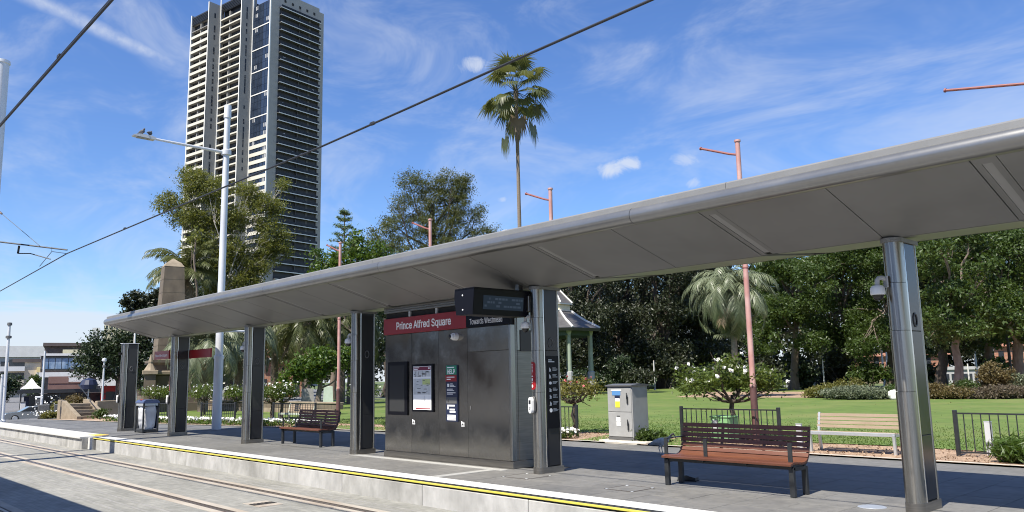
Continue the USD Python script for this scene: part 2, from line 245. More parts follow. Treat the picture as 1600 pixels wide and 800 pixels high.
    brownclad=mat("brown_cladding", (0.19, 0.105, 0.085), (0.25, 0.145, 0.12), 0.8, 0.7), browndark=mat("dark_brown_wall", (0.085, 0.065, 0.06), (0.12, 0.095, 0.085), 0.6, 0.75),
    beige=mat("beige_render", (0.48, 0.42, 0.33), (0.56, 0.50, 0.40), 0.5, 0.8), yellowr=mat("yellow_render", (0.66, 0.52, 0.24), (0.72, 0.58, 0.30), 0.5, 0.8),
    greyb=mat("grey_render", (0.30, 0.30, 0.30), (0.36, 0.36, 0.36), 0.5, 0.8), whiteb=mat("white_render", (0.56, 0.55, 0.53), (0.64, 0.63, 0.61), 0.5, 0.7),
    windark=mat("window_dark", (0.02, 0.024, 0.03), (0.04, 0.046, 0.055), 0.8, 0.12), winblue=mat("window_blue", (0.06, 0.13, 0.24), (0.30, 0.38, 0.48), 0.9, 0.15, stretch=(1, 1, 0.6)),
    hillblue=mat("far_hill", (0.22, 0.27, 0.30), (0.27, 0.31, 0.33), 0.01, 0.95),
    carpaint=mat("car_silver", (0.30, 0.32, 0.33), None, rough=0.25, metal=0.6, coat=0.6), cardark=mat("car_dark", (0.02, 0.024, 0.03), None, rough=0.2, coat=0.8),
    tyre=mat("tyre", (0.02, 0.02, 0.02), None, rough=0.85), bluebin=mat("bin_blue", (0.05, 0.075, 0.16), (0.07, 0.10, 0.20), 4, 0.45),
    bag=mat("clear_bag", (0.50, 0.51, 0.53), (0.64, 0.65, 0.66), 5, 0.3, bump=0.9, bscale=7), rubbish=mat("rubbish", (0.05, 0.05, 0.06), (0.6, 0.58, 0.55), 9, 0.7),
    rock=mat("white_rock", (0.62, 0.60, 0.56), (0.74, 0.72, 0.69), 4, 0.8, bump=0.4),
    lantern=mat("lantern_iron", (0.02, 0.022, 0.022), None, rough=0.5),
)
LF = dict(
    gum=leafmat("leaves_gum", [(0.12, 0.14, 0.03), (0.22, 0.235, 0.06), (0.34, 0.335, 0.12)], 0.5),
    casu=leafmat("leaves_olive", [(0.075, 0.09, 0.026), (0.135, 0.15, 0.045), (0.225, 0.22, 0.085)], 0.4),
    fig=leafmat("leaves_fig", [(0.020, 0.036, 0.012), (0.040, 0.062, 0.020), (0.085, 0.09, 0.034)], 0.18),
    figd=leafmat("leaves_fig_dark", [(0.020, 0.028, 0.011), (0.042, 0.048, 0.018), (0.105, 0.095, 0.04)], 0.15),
    mid=leafmat("leaves_mid", [(0.042, 0.075, 0.015), (0.095, 0.14, 0.028), (0.175, 0.21, 0.052)], 0.4),
    bright=leafmat("leaves_bright", [(0.058, 0.105, 0.016), (0.105, 0.17, 0.026), (0.16, 0.225, 0.042)], 0.38),
    rose=leafmat("leaves_rose", [(0.07, 0.11, 0.02), (0.15, 0.19, 0.038), (0.25, 0.265, 0.07)], 0.45),
    hoop=leafmat("leaves_hoop", [(0.08, 0.13, 0.04), (0.13, 0.19, 0.06), (0.19, 0.24, 0.08)], 0.2),
    grey=leafmat("leaves_grey", [(0.11, 0.13, 0.075), (0.17, 0.20, 0.115), (0.26, 0.27, 0.17)], 0.25),
    rust=leafmat("leaves_rust", [(0.11, 0.085, 0.03), (0.165, 0.125, 0.045), (0.25, 0.175, 0.07)], 0.3),
    purple=leafmat("leaves_maroon", [(0.095, 0.075, 0.045), (0.14, 0.105, 0.065), (0.20, 0.155, 0.10)], 0.25),
    yellowg=leafmat("leaves_yellow", [(0.12, 0.12, 0.025), (0.20, 0.19, 0.04), (0.28, 0.25, 0.07)], 0.35),
    palm=leafmat("fronds_green", [(0.085, 0.10, 0.034), (0.155, 0.172, 0.064), (0.29, 0.275, 0.14)], 0.4, 0.4),
    butia=leafmat("fronds_grey", [(0.14, 0.165, 0.09), (0.24, 0.265, 0.16), (0.38, 0.38, 0.26)], 0.22, 0.4),
    dead=leafmat("fronds_dead", [(0.15, 0.11, 0.06), (0.26, 0.20, 0.12), (0.36, 0.29, 0.19)], 0.2, 0.7),
)

# ---------------------------------------------------------------- scene helpers
used = {}
def numbered(parent, name):
    k = used.get((parent, name), 0); used[(parent, name)] = k+1
    return f"{parent}/{name}" + (f"_{k:03d}" if k else "")
def tag(p, label=None, cat=None, group=None, kind=None):
    p = p.GetPrim() if hasattr(p, "GetPrim") else p
    for k, v in (("label", label), ("category", cat), ("group", group), ("kind", kind)):
        if v: p.SetCustomDataByKey(k, v)
    return p
def thing(name, label, cat, loc=(0, 0, 0), rot=0.0, group=None, kind=None):
    x = UsdGeom.Xform.Define(stage, numbered("/World", name))
    x.AddTranslateOp().Set(Gf.Vec3d(*map(float, loc)))
    if rot: x.AddRotateZOp().Set(math.degrees(rot))
    tag(x, label, cat, group, kind); return x.GetPrim()
def obj(name, mesh, m, parent=None, smooth=False, label=None, kind=None):
    path = numbered(str(parent.GetPath()) if parent is not None else "/World", name)
    mesh = mesh.done() if isinstance(mesh, MB) else mesh
    q = usdkit.mesh(stage, path, mesh, m, smooth)
    tag(q, label=label, kind=kind); return q.GetPrim()
def sobj(*a, **k): return obj(*a, kind="stuff", **k)
def struct(name, mesh, m, smooth=False): return obj(name, mesh, m, None, smooth, kind="structure")
def dup(root, loc, rot=0.0, label=None, group=None, scale=None):
    cd = root.GetCustomData(); base = root.GetName()
    base = base[:-4] if base[-4:-3] == "_" and base[-3:].isdigit() else base
    r = UsdGeom.Xform.Define(stage, numbered("/World", base))
    r.AddTranslateOp().Set(Gf.Vec3d(*map(float, loc)))
    r.AddRotateZOp().Set(math.degrees(rot))
    if scale is not None: r.AddScaleOp().Set(Gf.Vec3f(*scale) if np.ndim(scale) else Gf.Vec3f(scale, scale, scale))
    p = r.GetPrim(); src = stage.GetPrimAtPath(root.GetPath())
    p.GetReferences().AddInternalReference(root.GetPath()); p.SetInstanceable(True)
    tag(p, label or cd["label"], cd["category"], group or cd.get("group")); return p

class MB:
    "collects pieces of ONE part"
    def __init__(s): s.v, s.f, s.n = [], [], 0
    def add(s, v, f):
        v = np.asarray(v, float); f = np.asarray(f, int)
        if f.shape[1] == 4: f = np.vstack([f[:, [0, 1, 2]], f[:, [0, 2, 3]]])
        s.v.append(v); s.f.append(f+s.n); s.n += len(v); return s
    def mesh(s, m, T=None):
        v = np.asarray(m.vertices); v = v if T is None else v@np.asarray(T)[:3, :3].T + np.asarray(T)[:3, 3]
        return s.add(v, m.faces)
    def box(s, x0, y0, z0, x1, y1, z1, c=0.0):
        x0, x1 = sorted((x0, x1)); y0, y1 = sorted((y0, y1)); z0, z1 = sorted((z0, z1))
        if c <= 0:
            v = [(x, y, z) for z in (z0, z1) for x, y in ((x0, y0), (x1, y0), (x1, y1), (x0, y1))]
            return s.add(v, [(3, 2, 1, 0), (4, 5, 6, 7), (0, 1, 5, 4), (1, 2, 6, 5), (2, 3, 7, 6), (3, 0, 4, 7)])
        c = min(c, (x1-x0)*.45, (y1-y0)*.45, (z1-z0)*.45); pts = []
        for x, sx in ((x0, 1), (x1, -1)):
            for y, sy_ in ((y0, 1), (y1, -1)):
                for z, sz in ((z0, 1), (z1, -1)):
                    pts += [(x, y+sy_*c, z+sz*c), (x+sx*c, y, z+sz*c), (x+sx*c, y+sy_*c, z)]
        h = trimesh.convex.convex_hull(np.array(pts)); return s.mesh(h)
    def bar(s, a, b, w, h, upv=(0, 0, 1)):
        a, b = np.array(a, float), np.array(b, float); d = b-a; d /= np.linalg.norm(d)
        r = np.cross(d, upv); r /= np.linalg.norm(r); q = np.cross(r, d)
        v = [p+i*r*w/2+j*q*h/2 for p in (a, b) for i, j in ((-1, -1), (1, -1), (1, 1), (-1, 1))]
        return s.add(v, [(0, 1, 2, 3), (7, 6, 5, 4), (1, 0, 4, 5), (2, 1, 5, 6), (3, 2, 6, 7), (0, 3, 7, 4)])
    def tube(s, pts, rad, n=8, cap=True):
        pts = np.asarray(pts, float); rad = np.broadcast_to(np.asarray(rad, float), (len(pts),))
        t = np.gradient(pts, axis=0); t /= np.linalg.norm(t, axis=1, keepdims=True)
        ref = np.array([0, 0, 1.0]) if abs(t[:, 2]).mean() < 0.9 else np.array([1.0, 0, 0])
        a = np.cross(t, ref); a /= np.linalg.norm(a, axis=1, keepdims=True); b = np.cross(t, a)
        th = np.arange(n)/n*2*PI
        v = (pts[:, None]+rad[:, None, None]*(np.cos(th)[None, :, None]*a[:, None]+np.sin(th)[None, :, None]*b[:, None])).reshape(-1, 3)
        k = len(pts); i = np.arange(n); j = (i+1) % n; f = []
        for q in range(k-1): f.append(np.stack([q*n+i, (q+1)*n+i, (q+1)*n+j, q*n+j], 1))
        f = np.vstack(f)[:, ::-1]; f = np.vstack([f[:, [0, 1, 2]], f[:, [0, 2, 3]]])
        if cap:
            v = np.vstack([v, pts[:1], pts[-1:]]); c0, c1 = k*n, k*n+1
            f = np.vstack([f, np.stack([np.full(n, c0), i, j], 1)[:, ::-1], np.stack([np.full(n, c1), (k-1)*n+j, (k-1)*n+i], 1)[:, ::-1]])
        return s.add(v, f)
    def lathe(s, prof, n=24, c=(0, 0, 0), phase=0.0):
        prof = np.asarray(prof, float); th = np.arange(n)/n*2*PI+phase
        v = np.stack([prof[:, None, 0]*np.cos(th), prof[:, None, 0]*np.sin(th), np.repeat(prof[:, None, 1], n, 1)], -1).reshape(-1, 3)+np.asarray(c, float)
        i = np.arange(n); j = (i+1) % n
        f = np.vstack([np.stack([q*n+i, q*n+j, (q+1)*n+j, (q+1)*n+i], 1) for q in range(len(prof)-1)])
        return s.add(v, f)
    def prism(s, poly, h0, h1, axis="z"):
        "poly (a, b) drawn in: z -> (x, y); x -> (y, z); y -> (x, z)"
        p = poly if isinstance(poly, Polygon) else Polygon(poly)
        m = trimesh.creation.extrude_polygon(p, h1-h0, engine="earcut"); v = m.vertices+[0, 0, h0]; f = m.faces
        if axis == "x": v = v[:, [2, 0, 1]]
        elif axis == "y": v = v[:, [0, 2, 1]]; f = f[:, ::-1]
        return s.add(v, f)
    def text(s, t, h, o, face="-y", depth=0.003, bold=False, width=None):
        m = meshkit.text_mesh(t, h, depth, bold); v = m.vertices.copy()
        if width: v[:, 0] *= width/v[:, 0].max()
        if face == "-y": v = np.stack([v[:, 0], -v[:, 2], v[:, 1]], 1)
        elif face == "+x": v = np.stack([v[:, 2], v[:, 0], v[:, 1]], 1)
        return s.add(v+np.asarray(o, float), m.faces)
    def done(s):
        return trimesh.Trimesh(np.vstack(s.v), np.vstack(s.f), process=False)
def B(*a, **k): return MB().box(*a, **k)
def rotz(v, a): c, s = math.cos(a), math.sin(a); v = np.asarray(v, float); return np.stack([v[:, 0]*c-v[:, 1]*s, v[:, 0]*s+v[:, 1]*c, v[:, 2]], 1)

def cards(cen, size, rng, upbias=0.35, aspect=0.5):
    "one small folded leaf of two triangles per centre"
    n = len(cen); d = rng.normal(size=(n, 3)); d /= np.linalg.norm(d, axis=1, keepdims=True)
    nn = rng.normal(size=(n, 3)); nn[:, 2] += upbias*3; s_ = np.cross(nn, d); s_ /= np.linalg.norm(s_, axis=1, keepdims=True)+1e-9
    L_ = (np.asarray(size)*rng.uniform(0.6, 1.3, n))[:, None]; W_ = L_*aspect
    nrm = np.cross(d, s_)
    v = np.stack([cen-d*L_*.5, cen+s_*W_*.5+nrm*W_*.12, cen+d*L_*.5, cen-s_*W_*.5+nrm*W_*.12], 1).reshape(-1, 3)
    b = np.arange(n)[:, None]*4
    return v, np.vstack([b+[0, 1, 2], b+[0, 2, 3]])
CL = 1.15
def blobs_leaves(blobs, per, size, rng, clump=0.35, fill=0.55, cpm=None, upbias=0.35, aspect=0.5):
    "blobs: (centre, (rx, ry, rz)); leaves gather in clumps on and under each blob's skin"
    out = []
    for c, r in blobs:
        r = np.broadcast_to(np.asarray(r, float), (3,)); k = max(5, int((cpm or 3.0)*(r[0]*r[2]+r[0]*r[1]+r[1]*r[2])/(clump**2)/CL))
        d = rng.normal(size=(k, 3)); d /= np.linalg.norm(d, axis=1, keepdims=True)
        rr = rng.uniform(fill, 1.03, k)**0.7
        cc = np.asarray(c)+d*rr[:, None]*r
        m = per
        sc = clump*rng.uniform(0.55, 1.25, k)
        pts = cc[:, None]+rng.normal(size=(k, m, 3))*(sc[:, None, None]*np.array([0.62, 0.62, 0.40]))
        out.append(pts.reshape(-1, 3))
    P = np.vstack(out); return cards(P, size, rng, upbias, aspect)
def limb(a, b, rng, sag=0.1, k=6, wob=0.035):
    a, b = np.asarray(a, float), np.asarray(b, float); t = np.linspace(0, 1, k)[:, None]; p = a+(b-a)*t
    L_ = np.linalg.norm(b-a); p[1:-1] += rng.normal(size=(k-2, 3))*L_*wob; p[:, 2] += (np.sin(t[:, 0]*PI)*sag*L_)
    return p
def tree(name, label, base, top, blobs, leaf, bark, r0=0.3, seed=1, per=26, size=0.26, clump=0.55, cpm=3.0, fill=0.5, group="trees in the park", limbs=True, cat="tree", aspect=0.5, fork=0.45, upbias=0.35, forks=1):
    rng = np.random.default_rng(seed); base = np.asarray(base, float)
    t = thing(name, label, cat, base, group=group)
    bl = [(np.asarray(c)-base, r) for c, r in blobs]
    tr = MB(); topv = np.asarray(top, float)-base
    p = limb((0, 0, -0.15), topv, rng, 0.0, 8, 0.012); rad = np.linspace(r0, r0*0.32, 8); rad[0] *= 1.35
    tr.tube(p, rad, 9)
    obj("trunk", tr, bark, t, True)
    if limbs:
        lm = MB()
        for c, r in bl:
            q = p[int(np.clip(round(rng.uniform(fork, 0.85)*7), 1, 6))]
            if np.linalg.norm(np.asarray(c)-q) < 0.3: continue
            pp = limb(q, np.asarray(c)+rng.normal(size=3)*0.2*np.mean(r), rng, 0.05); lm.tube(pp, np.linspace(r0*0.30, r0*0.07, 6), 6)
            for _ in range(3*forks):
                e = np.asarray(c)+rng.normal(size=3)*0.5*np.broadcast_to(r, 3); s_ = pp[rng.integers(2, 5)]
                lm.tube(limb(s_, e, rng, 0.03, 4), np.linspace(r0*0.10, r0*0.025, 4), 5)
        obj("limbs", lm, bark, t, True)
    obj("crown", blobs_leaves(bl, per, size, rng, clump, fill, cpm, upbias, aspect), LF[leaf], t)
    return t
def px_blobs(lst, d, depth=1.0):
    "(px, py, radius px[, vertical radius px]) in the photograph -> blobs at distance d"
    o = []
    for q in lst:
        px, py, rpx = q[:3]; rv = q[3] if len(q) > 3 else rpx; dd = d + (q[4] if len(q) > 4 else 0)
        c = at_d(px, py, dd); s_ = np.dot(c-EYEP, fw)/FPX
        o.append((c, (rpx*s_, max(rpx, rv)*s_*depth*0.9, rv*s_)))
    return o

# ================================================================ SETTING
TB = -0.36                                     # track bed level
def smooth01(t): t = np.clip(t, 0, 1); return t*t*(3-2*t)
def zterr(x, y):
    "the street on the left dips and rises again; everything else is level"
    x, y = np.asarray(x, float), np.asarray(y, float); d = np.hypot(x, y); a = np.degrees(np.arctan2(y, -x))
    w = smooth01((19.0-a)/3.2)*(x < 0)
    return w*(-1.55*smooth01((d-44)/48)+0.75*smooth01((d-95)/70))
def sheet(xs, ys, zoff=0.0):
    X, Y = np.meshgrid(xs, ys); Z = zterr(X, Y)+zoff; n, m = X.shape
    i = np.arange(n*m).reshape(n, m); f = np.stack([i[:-1, :-1], i[:-1, 1:], i[1:, 1:], i[1:, :-1]], -1).reshape(-1, 4)
    return MB().add(np.stack([X, Y, Z], -1).reshape(-1, 3), f)
def strip(pl0, pl1, z, n=1):
    "sheet between two polylines of equal length"
    a = np.array([(x, y, z+float(zterr(x, y))) for x, y in pl0]); b = np.array([(x, y, z+float(zterr(x, y))) for x, y in pl1]); k = len(a)
    return MB().add(np.vstack([a, b]), [(i, i+1, k+i+1, k+i) for i in range(k-1)])

xs = np.unique(np.concatenate([np.linspace(-900, -200, 8), np.linspace(-200, -44, 53), np.linspace(-44, 30, 8), np.linspace(30, 600, 6)]))
ys = np.unique(np.concatenate([np.linspace(8.36, 60, 40), np.linspace(60, 1000, 10)]))
struct("ground", sheet(xs, ys, -0.02), M["soil"])
struct("track_bed", MB().add([(-900, 0.85, TB), (600, 0.85, TB), (600, 8.4, TB), (-900, 8.4, TB)], [(0, 1, 2, 3)]), M["trackbed"])
struct("opposite_platform", B(-60, -14, TB-0.2, 30, 0.85, 0.0), M["paver_b"])
struct("street_ground", MB().add([(-900, -600, TB-.03), (600, -600, TB-.03), (600, 0.9, TB-.03), (-900, 0.9, TB-.03)], [(0, 1, 2, 3)]), M["road"])

KERB = [(-120, 3.2), (-60, 8.7), (-35.4, 12.1), (-27, 13.85), (-20, 14.75), (-13.8, 15.07), (8, 15.1), (60, 15.1)]
def kerb_y(x, off=0.0): return np.interp(x, [p[0] for p in KERB], [p[1] for p in KERB])+off
# paved promenade behind the platform slabs, out to the garden kerb; the open plaza to the left
kx = np.linspace(-27.9, 30, 60)
struct("promenade", strip([(x, 13.82 if x > -16.3 and x < -1.9 else 8.3) for x in kx], [(x, kerb_y(x)) for x in kx], -0.004), M["paving"])
px_ = np.linspace(-120, -27.9, 70)
struct("plaza", strip([(x, 8.36) for x in px_], [(x, max(8.5, kerb_y(x)) if x > -46 else 8.5+(-46-x)*0.22+1.5) for x in px_], 0.0), M["plaza"])
# platform: slabs one by one where the photograph shows them, one bedding sheet below
pf = thing("platform", None, None, kind="structure")
obj("bedding", MB().box(-27.6, 8.34, -0.34, 30, 13.85, -0.012), M["joint"], pf)
rng = np.random.default_rng(5)
i = 0
for ix in range(23):
    for iy in range(9):
        x0 = -16.2+ix*0.62; y0 = 8.345+iy*0.607
        if x0 < -10.6 and x0+0.62 > -14.7 and y0 > 10.05 and y0+.6 < 11.2: continue
        j = rng.normal(size=2)*0.0008
        m_ = MB().box(x0+.004, y0+.004, -0.03, x0+.616, y0+.603, 0.0+j[0], 0.003)
        obj("paving_slab", m_, (M["paver"], M["paver_b"], M["paver_c"], M["paver_b"])[rng.integers(4)], pf)
obj("slab_field", MB().box(-27.6, 8.345, -0.1, -16.205, 13.8, -0.0005).box(-1.93, 8.345, -0.1, 30, 13.8, -0.0005), M["paving"], pf)
# edge: white tactile strip, black strip, yellow nosing, concrete face
k0, k1 = -27.9, 30.0
n = 0
for a in np.arange(k0, 6, 1.2):
    obj("tactile_tile", MB().box(a+.002, 7.985, -0.1, min(a+1.198, k1), 8.335, 0.004, 0.002), M["white"], pf)
obj("tactile_tile", B(6.3, 7.985, -0.1, 30, 8.335, 0.004), M["white"], pf)
dm = MB(); th = np.arange(6)/6*2*PI
cx, cy_ = np.meshgrid(np.arange(-14.0, -1.5, 0.055), np.arange(8.015, 8.32, 0.055)); cx, cy_ = cx.ravel(), cy_.ravel()
ringb = np.stack([0.0175*np.cos(th), 0.0175*np.sin(th), 0*th], 1); ringt = np.stack([0.009*np.cos(th), 0.009*np.sin(th), 0*th+.006], 1); base = np.vstack([ringb, ringt])
v = (np.stack([cx, cy_, 0*cx+.0035], 1)[:, None]+base).reshape(-1, 3); q = np.arange(6); r_ = (q+1) % 6
fq = np.vstack([np.stack([q, r_, r_+6], 1), np.stack([q, r_+6, q+6], 1), np.array([(6, 7, 8), (6, 8, 9), (6, 9, 10), (6, 10, 11)])])
obj("tactile_studs", MB().add(v, (np.arange(len(cx))[:, None, None]*12+fq).reshape(-1, 3)), M["white"], pf, kind="stuff")
obj("edge_strip", B(k0, 7.85, -0.08, k1, 7.982, 0.002, 0.004), M["black_edge"], pf)
obj("yellow_nosing", B(k0+.3, 7.812, -0.024, k1, 7.848, 0.003, 0.005), M["yellow"], pf)
for j, a in enumerate(np.arange(-27.3, 20, 2.4)):
    obj("edge_wall", B(a+.006, 7.82, TB-.1, a+2.394, 8.3, -0.05, 0.008), (M["wallc"], M["wallc_b"])[j % 2], pf)
obj("edge_wall_joint", B(-27.6, 7.84, TB-.1, 20, 8.2, -0.06), M["joint"], pf)
obj("step_recess", MB().box(-28.05, 7.80, TB-.1, -27.62, 8.2, 0.0).box(-27.62, 7.86, TB-.1, -27.3, 8.2, -.03), M["coping"], pf)
# pale bands let into the paving by the cabin
obj("pale_band", MB().box(-15.6, 9.62, -0.02, -10.62, 9.80, 0.0035).box(-10.98, 8.345, -0.02, -10.78, 9.618, 0.0035), M["bandstone"], pf)
# low wall at the left end
lw = thing("plaza_edge", None, None, kind="structure")
for j, a in enumerate(np.arange(-64, -28.2, 3.0)):
    b_ = min(a+2.99, -28.06)
    obj("edge_wall", B(a, 7.62, TB-.1, b_, 8.36, -0.03, 0.01), (M["wallc_b"], M["wallc"])[j % 2], lw)
    obj("coping", B(a, 7.55, -0.03, b_, 8.42, 0.035, 0.01), M["coping"], lw)
obj("corner_mark", B(-28.9, 8.0, 0.034, -28.06, 8.42, 0.04), mat("mark_orange", (0.72, 0.46, 0.06), None, rough=.6), lw)

# rails in their paved surrounds
def rail(y, far=False):
    t = thing("rail", None, None, kind="structure")
    obj("surround", MB().box(-400, y-.20, TB-.05, 60, y-.065, TB+.004).box(-400, y+.065, TB-.05, 60, y+.20, TB+.004), M["trackband"], t)
    obj("groove", MB().box(-400, y-.062, TB-.05, 60, y+.062, TB+.003), M["groove"], t)
    obj("rail_head", MB().box(-400, y-.045, TB-.05, 60, y+.012, TB+.009, .004).box(-400, y+.046, TB-.05, 60, y+.058, TB+.007), M["rail"], t)
for y in (6.93, 5.50, 3.10, 1.67): rail(y)
tg = thing("drain_grate", "small dark slotted drain grate set between the rails", "drain grate", (-12.69, 6.22, TB))
obj("frame", MB().box(-.30, -.21, -.02, .30, .21, .005), M["trackband"], tg)
obj("grate", MB().box(-.10, -.2, -.02, .10, .2, .008), M["groove"], tg)
for k in range(6): obj("slot_bar", B(-.09, -.19+k*.066, .006, .09, -.165+k*.066, .012), M["blackpaint"], tg)
ln = MB()
for y in (7.25, 7.42, 4.85, 4.62, 4.35): ln.box(-200, y, TB-.02, 40, y+.03, TB+.002)
struct("track_channel", ln, M["concd"])

# planting bed, lawn
bx = np.linspace(-46, 30, 60)
struct("mulch_bed", strip([(x, kerb_y(x, 0.10)) for x in bx], [(x, kerb_y(x, 2.6)) for x in bx], 0.012), M["mulch"])
struct("garden_kerb", strip([(x, kerb_y(x)) for x in bx], [(x, kerb_y(x, 0.11)) for x in bx], 0.03), M["conc"])
lx = np.linspace(-110, 60, 90)
def lawn_start(x): return max(kerb_y(x, 2.45), -.335*x if x < -43 else 0)+0.18*math.sin(x*1.7)+0.12*math.sin(x*4.1)
struct("lawn", strip([(x, lawn_start(x)) for x in lx], [(x, 58 if x > -24 else min(118, 58+(-24-x)*1.15)) for x in lx], 0.03), M["lawn"])
struct("grass_verge", MB().add([(-13.9, 15.2, .022), (-13.0, 15.15, .022), (-12.9, 17.8, .03), (-14.6, 17.7, .03)], [(0, 1, 2, 3)]).add([(-11.7, 15.25, .022), (-10.6, 15.2, .022), (-10.9, 17.8, .03), (-12.4, 17.8, .03)], [(0, 1, 2, 3)]).add([(-27.3, 14.05, .022), (-18, 15.05, .022), (-18, 16, .022), (-27, 15.6, .022)], [(0, 1, 2, 3)]), M["lawn"])
struct("left_street", sheet(np.linspace(-320, -44, 80), np.linspace(8.45, 90, 50), -0.006), M["road"])
# short grass standing along the near edge of the lawn and verges
rg = np.random.default_rng(8)
gx = rg.uniform(-30, 0, 26000); gy = np.array([kerb_y(x, 2.5) for x in gx])+np.abs(rg.normal(size=len(gx)))*3.2
def blades(x, y, z, h, rng, w=0.012):
    n = len(x); a = rng.uniform(0, 2*PI, n); L_ = rng.normal(size=(n, 2))*0.35*h[:, None]
    c, s_ = np.cos(a)*w, np.sin(a)*w
    v = np.stack([np.stack([x-c, y-s_, z+0*x], 1), np.stack([x+c, y+s_, z+0*x], 1), np.stack([x+L_[:, 0], y+L_[:, 1], z+h], 1)], 1).reshape(-1, 3)
    return v, np.arange(3*n).reshape(-1, 3)
tag(obj("grass", MB().add(*blades(gx, gy, 0.03, rg.uniform(.015, .04, len(gx)), rg)), LF["bright"]), "short green lawn grass blades along the near edge of the lawn", "grass", kind="stuff")
cxs = rg.uniform(-30, -2, 5000); cys = kerb_y(cxs)+rg.uniform(.12, 2.35, 5000)
tag(obj("bark_chips", MB().add(*cards(np.stack([cxs, cys, 0.02+rg.uniform(0, .02, 5000)], 1), .06, rg, 1.5)), M["mulch"]), "loose bark chips covering the planting bed", "bark chips", kind="stuff")

# ================================================================ SHELTER
COLX = [(-26.30, 9.72), (-20.92, 9.70), (-15.58, 9.76), (-9.80, 9.76), (-3.76, 9.78)]
XL, XR = -28.3, 4.5
def soff(y): return 3.57-0.279*(y-8.3) if y < 9.77 else 3.16+0.105*(y-9.77)
def canopy():
    t = thing("canopy", "long grey platform canopy with bullnose edge and panelled soffit", "canopy", (0, 0, 0))
    joints = [XL]; kinds = []
    cols = [c[0] for c in COLX]+[2.4]; cols = [cols[0]-5.4]+cols
    marks = []
    for a, b in zip(cols[:-1], cols[1:]):
        for k in range(4): marks.append((a+(b-a)*(k+0.0)/4, k))
    marks = [(x-.07, k) for x, k in marks if x > XL+.3]+[(XR, 0)]
    prev_ = XL+.02
    for x, k in marks:
        slot = k in (1, 3)
        e = x-(.12 if slot else .006)
        th_ = 0.03
        obj("soffit_panel", MB().prism([(8.30, soff(8.30)), (9.755, soff(9.755)), (9.755, soff(9.755)+th_), (8.30, soff(8.30)+th_)], prev_, e, "x"), M["soffit"], t)
        obj("rear_soffit_panel", MB().prism([(9.775, soff(9.775)), (11.30, soff(11.3)), (11.30, soff(11.3)+th_), (9.775, soff(9.775)+th_)], prev_, e, "x"), M["soffit"], t)
        if slot:
            y0, y1 = 8.42, 9.70
            f_ = MB()
            f_.prism([(8.30, soff(8.3)+.006), (9.755, soff(9.755)+.006), (9.755, soff(9.755)+.03), (8.3, soff(8.3)+.03)], x-.11, x-.045, "x")
            f_.prism([(8.30, soff(8.3)+.006), (9.755, soff(9.755)+.006), (9.755, soff(9.755)+.03), (8.3, soff(8.3)+.03)], x+.045, x+.11, "x")
            f_.prism([(8.30, soff(8.3)+.006), (y0, soff(y0)+.006), (y0, soff(y0)+.03), (8.3, soff(8.3)+.03)], x-.045, x+.045, "x")
            lf = obj("light_fitting", f_, M["soffit"], t)
            obj("diffuser", MB().prism([(y0, soff(y0)+.012), (y1, soff(y1)+.012), (y1, soff(y1)+.03), (y0, soff(y0)+.03)], x-.043, x+.043, "x"), M["diffuser"], lf)
            prev_ = x+.12
        else: prev_ = x+.006
    # body above the panels
    body = [(8.24, soff(8.24)+.035), (9.77, soff(9.77)+.036), (11.36, soff(11.36)+.035), (11.36, 3.50), (8.24, 3.80)]
    obj("frame", MB().prism(body, XL+.04, XR, "x"), M["gap"], t)
    # bullnose in lengths
    cyc, czc, rr = 8.235, 3.675, 0.105
    arc = [(cyc+.06, czc-rr)]+[(cyc-rr*math.sin(a)*1.0, czc-rr*math.cos(a)) for a in np.linspace(0, PI*0.93, 15)]
    prof = [(8.292, czc-rr)]+arc[1:]+[(8.26, czc+rr*.97)]
    sx = [XL, -22.6, -16.9, -12.27, -6.4, -0.4, XR]
    for a, b in zip(sx[:-1], sx[1:]):
        obj("fascia", MB().prism(Polygon(prof).buffer(0), a+.004, b-.004, "x"), M["canopy"], t, 40)
    for a, b in zip([XL, -12.55, -5.0], [-12.556, -5.006, XR]):
        obj("flashing", MB().prism([(8.213, 3.755), (8.213, 3.84), (8.24, 3.862), (11.4, 3.53), (11.4, 3.505), (8.24, 3.82)], a, b, "x"), M["roofgrey"], t)
    obj("rear_edge", MB().prism([(11.31, soff(11.3)-.004), (11.44, soff(11.4)+.01), (11.44, 3.52), (11.405, 3.52), (11.405, soff(11.4)+.03), (11.31, soff(11.3)+.03)], XL, XR, "x"), M["canopy"], t)
    obj("end_cap", MB().prism(Polygon(prof+[(8.27, 3.80), (11.36, 3.50), (11.42, 3.40), (11.36, soff(11.36)-.006), (9.77, soff(9.77)-.004), (8.3, soff(8.3)-.004)]).buffer(0), XL-.03, XL-.002, "x"), M["roofgrey"], t)
    obj("roof_stud", B(-9.0, 8.26, 3.84, -8.9, 8.32, 3.875), M["galv"], t); obj("roof_stud", B(-6.0, 8.26, 3.84, -5.92, 8.30, 3.87), M["galv"], t)
    return t
cn = canopy()
dup(cn, (-38.3, 9.36, 0), PI, "matching grey canopy over the opposite platform behind the viewer")

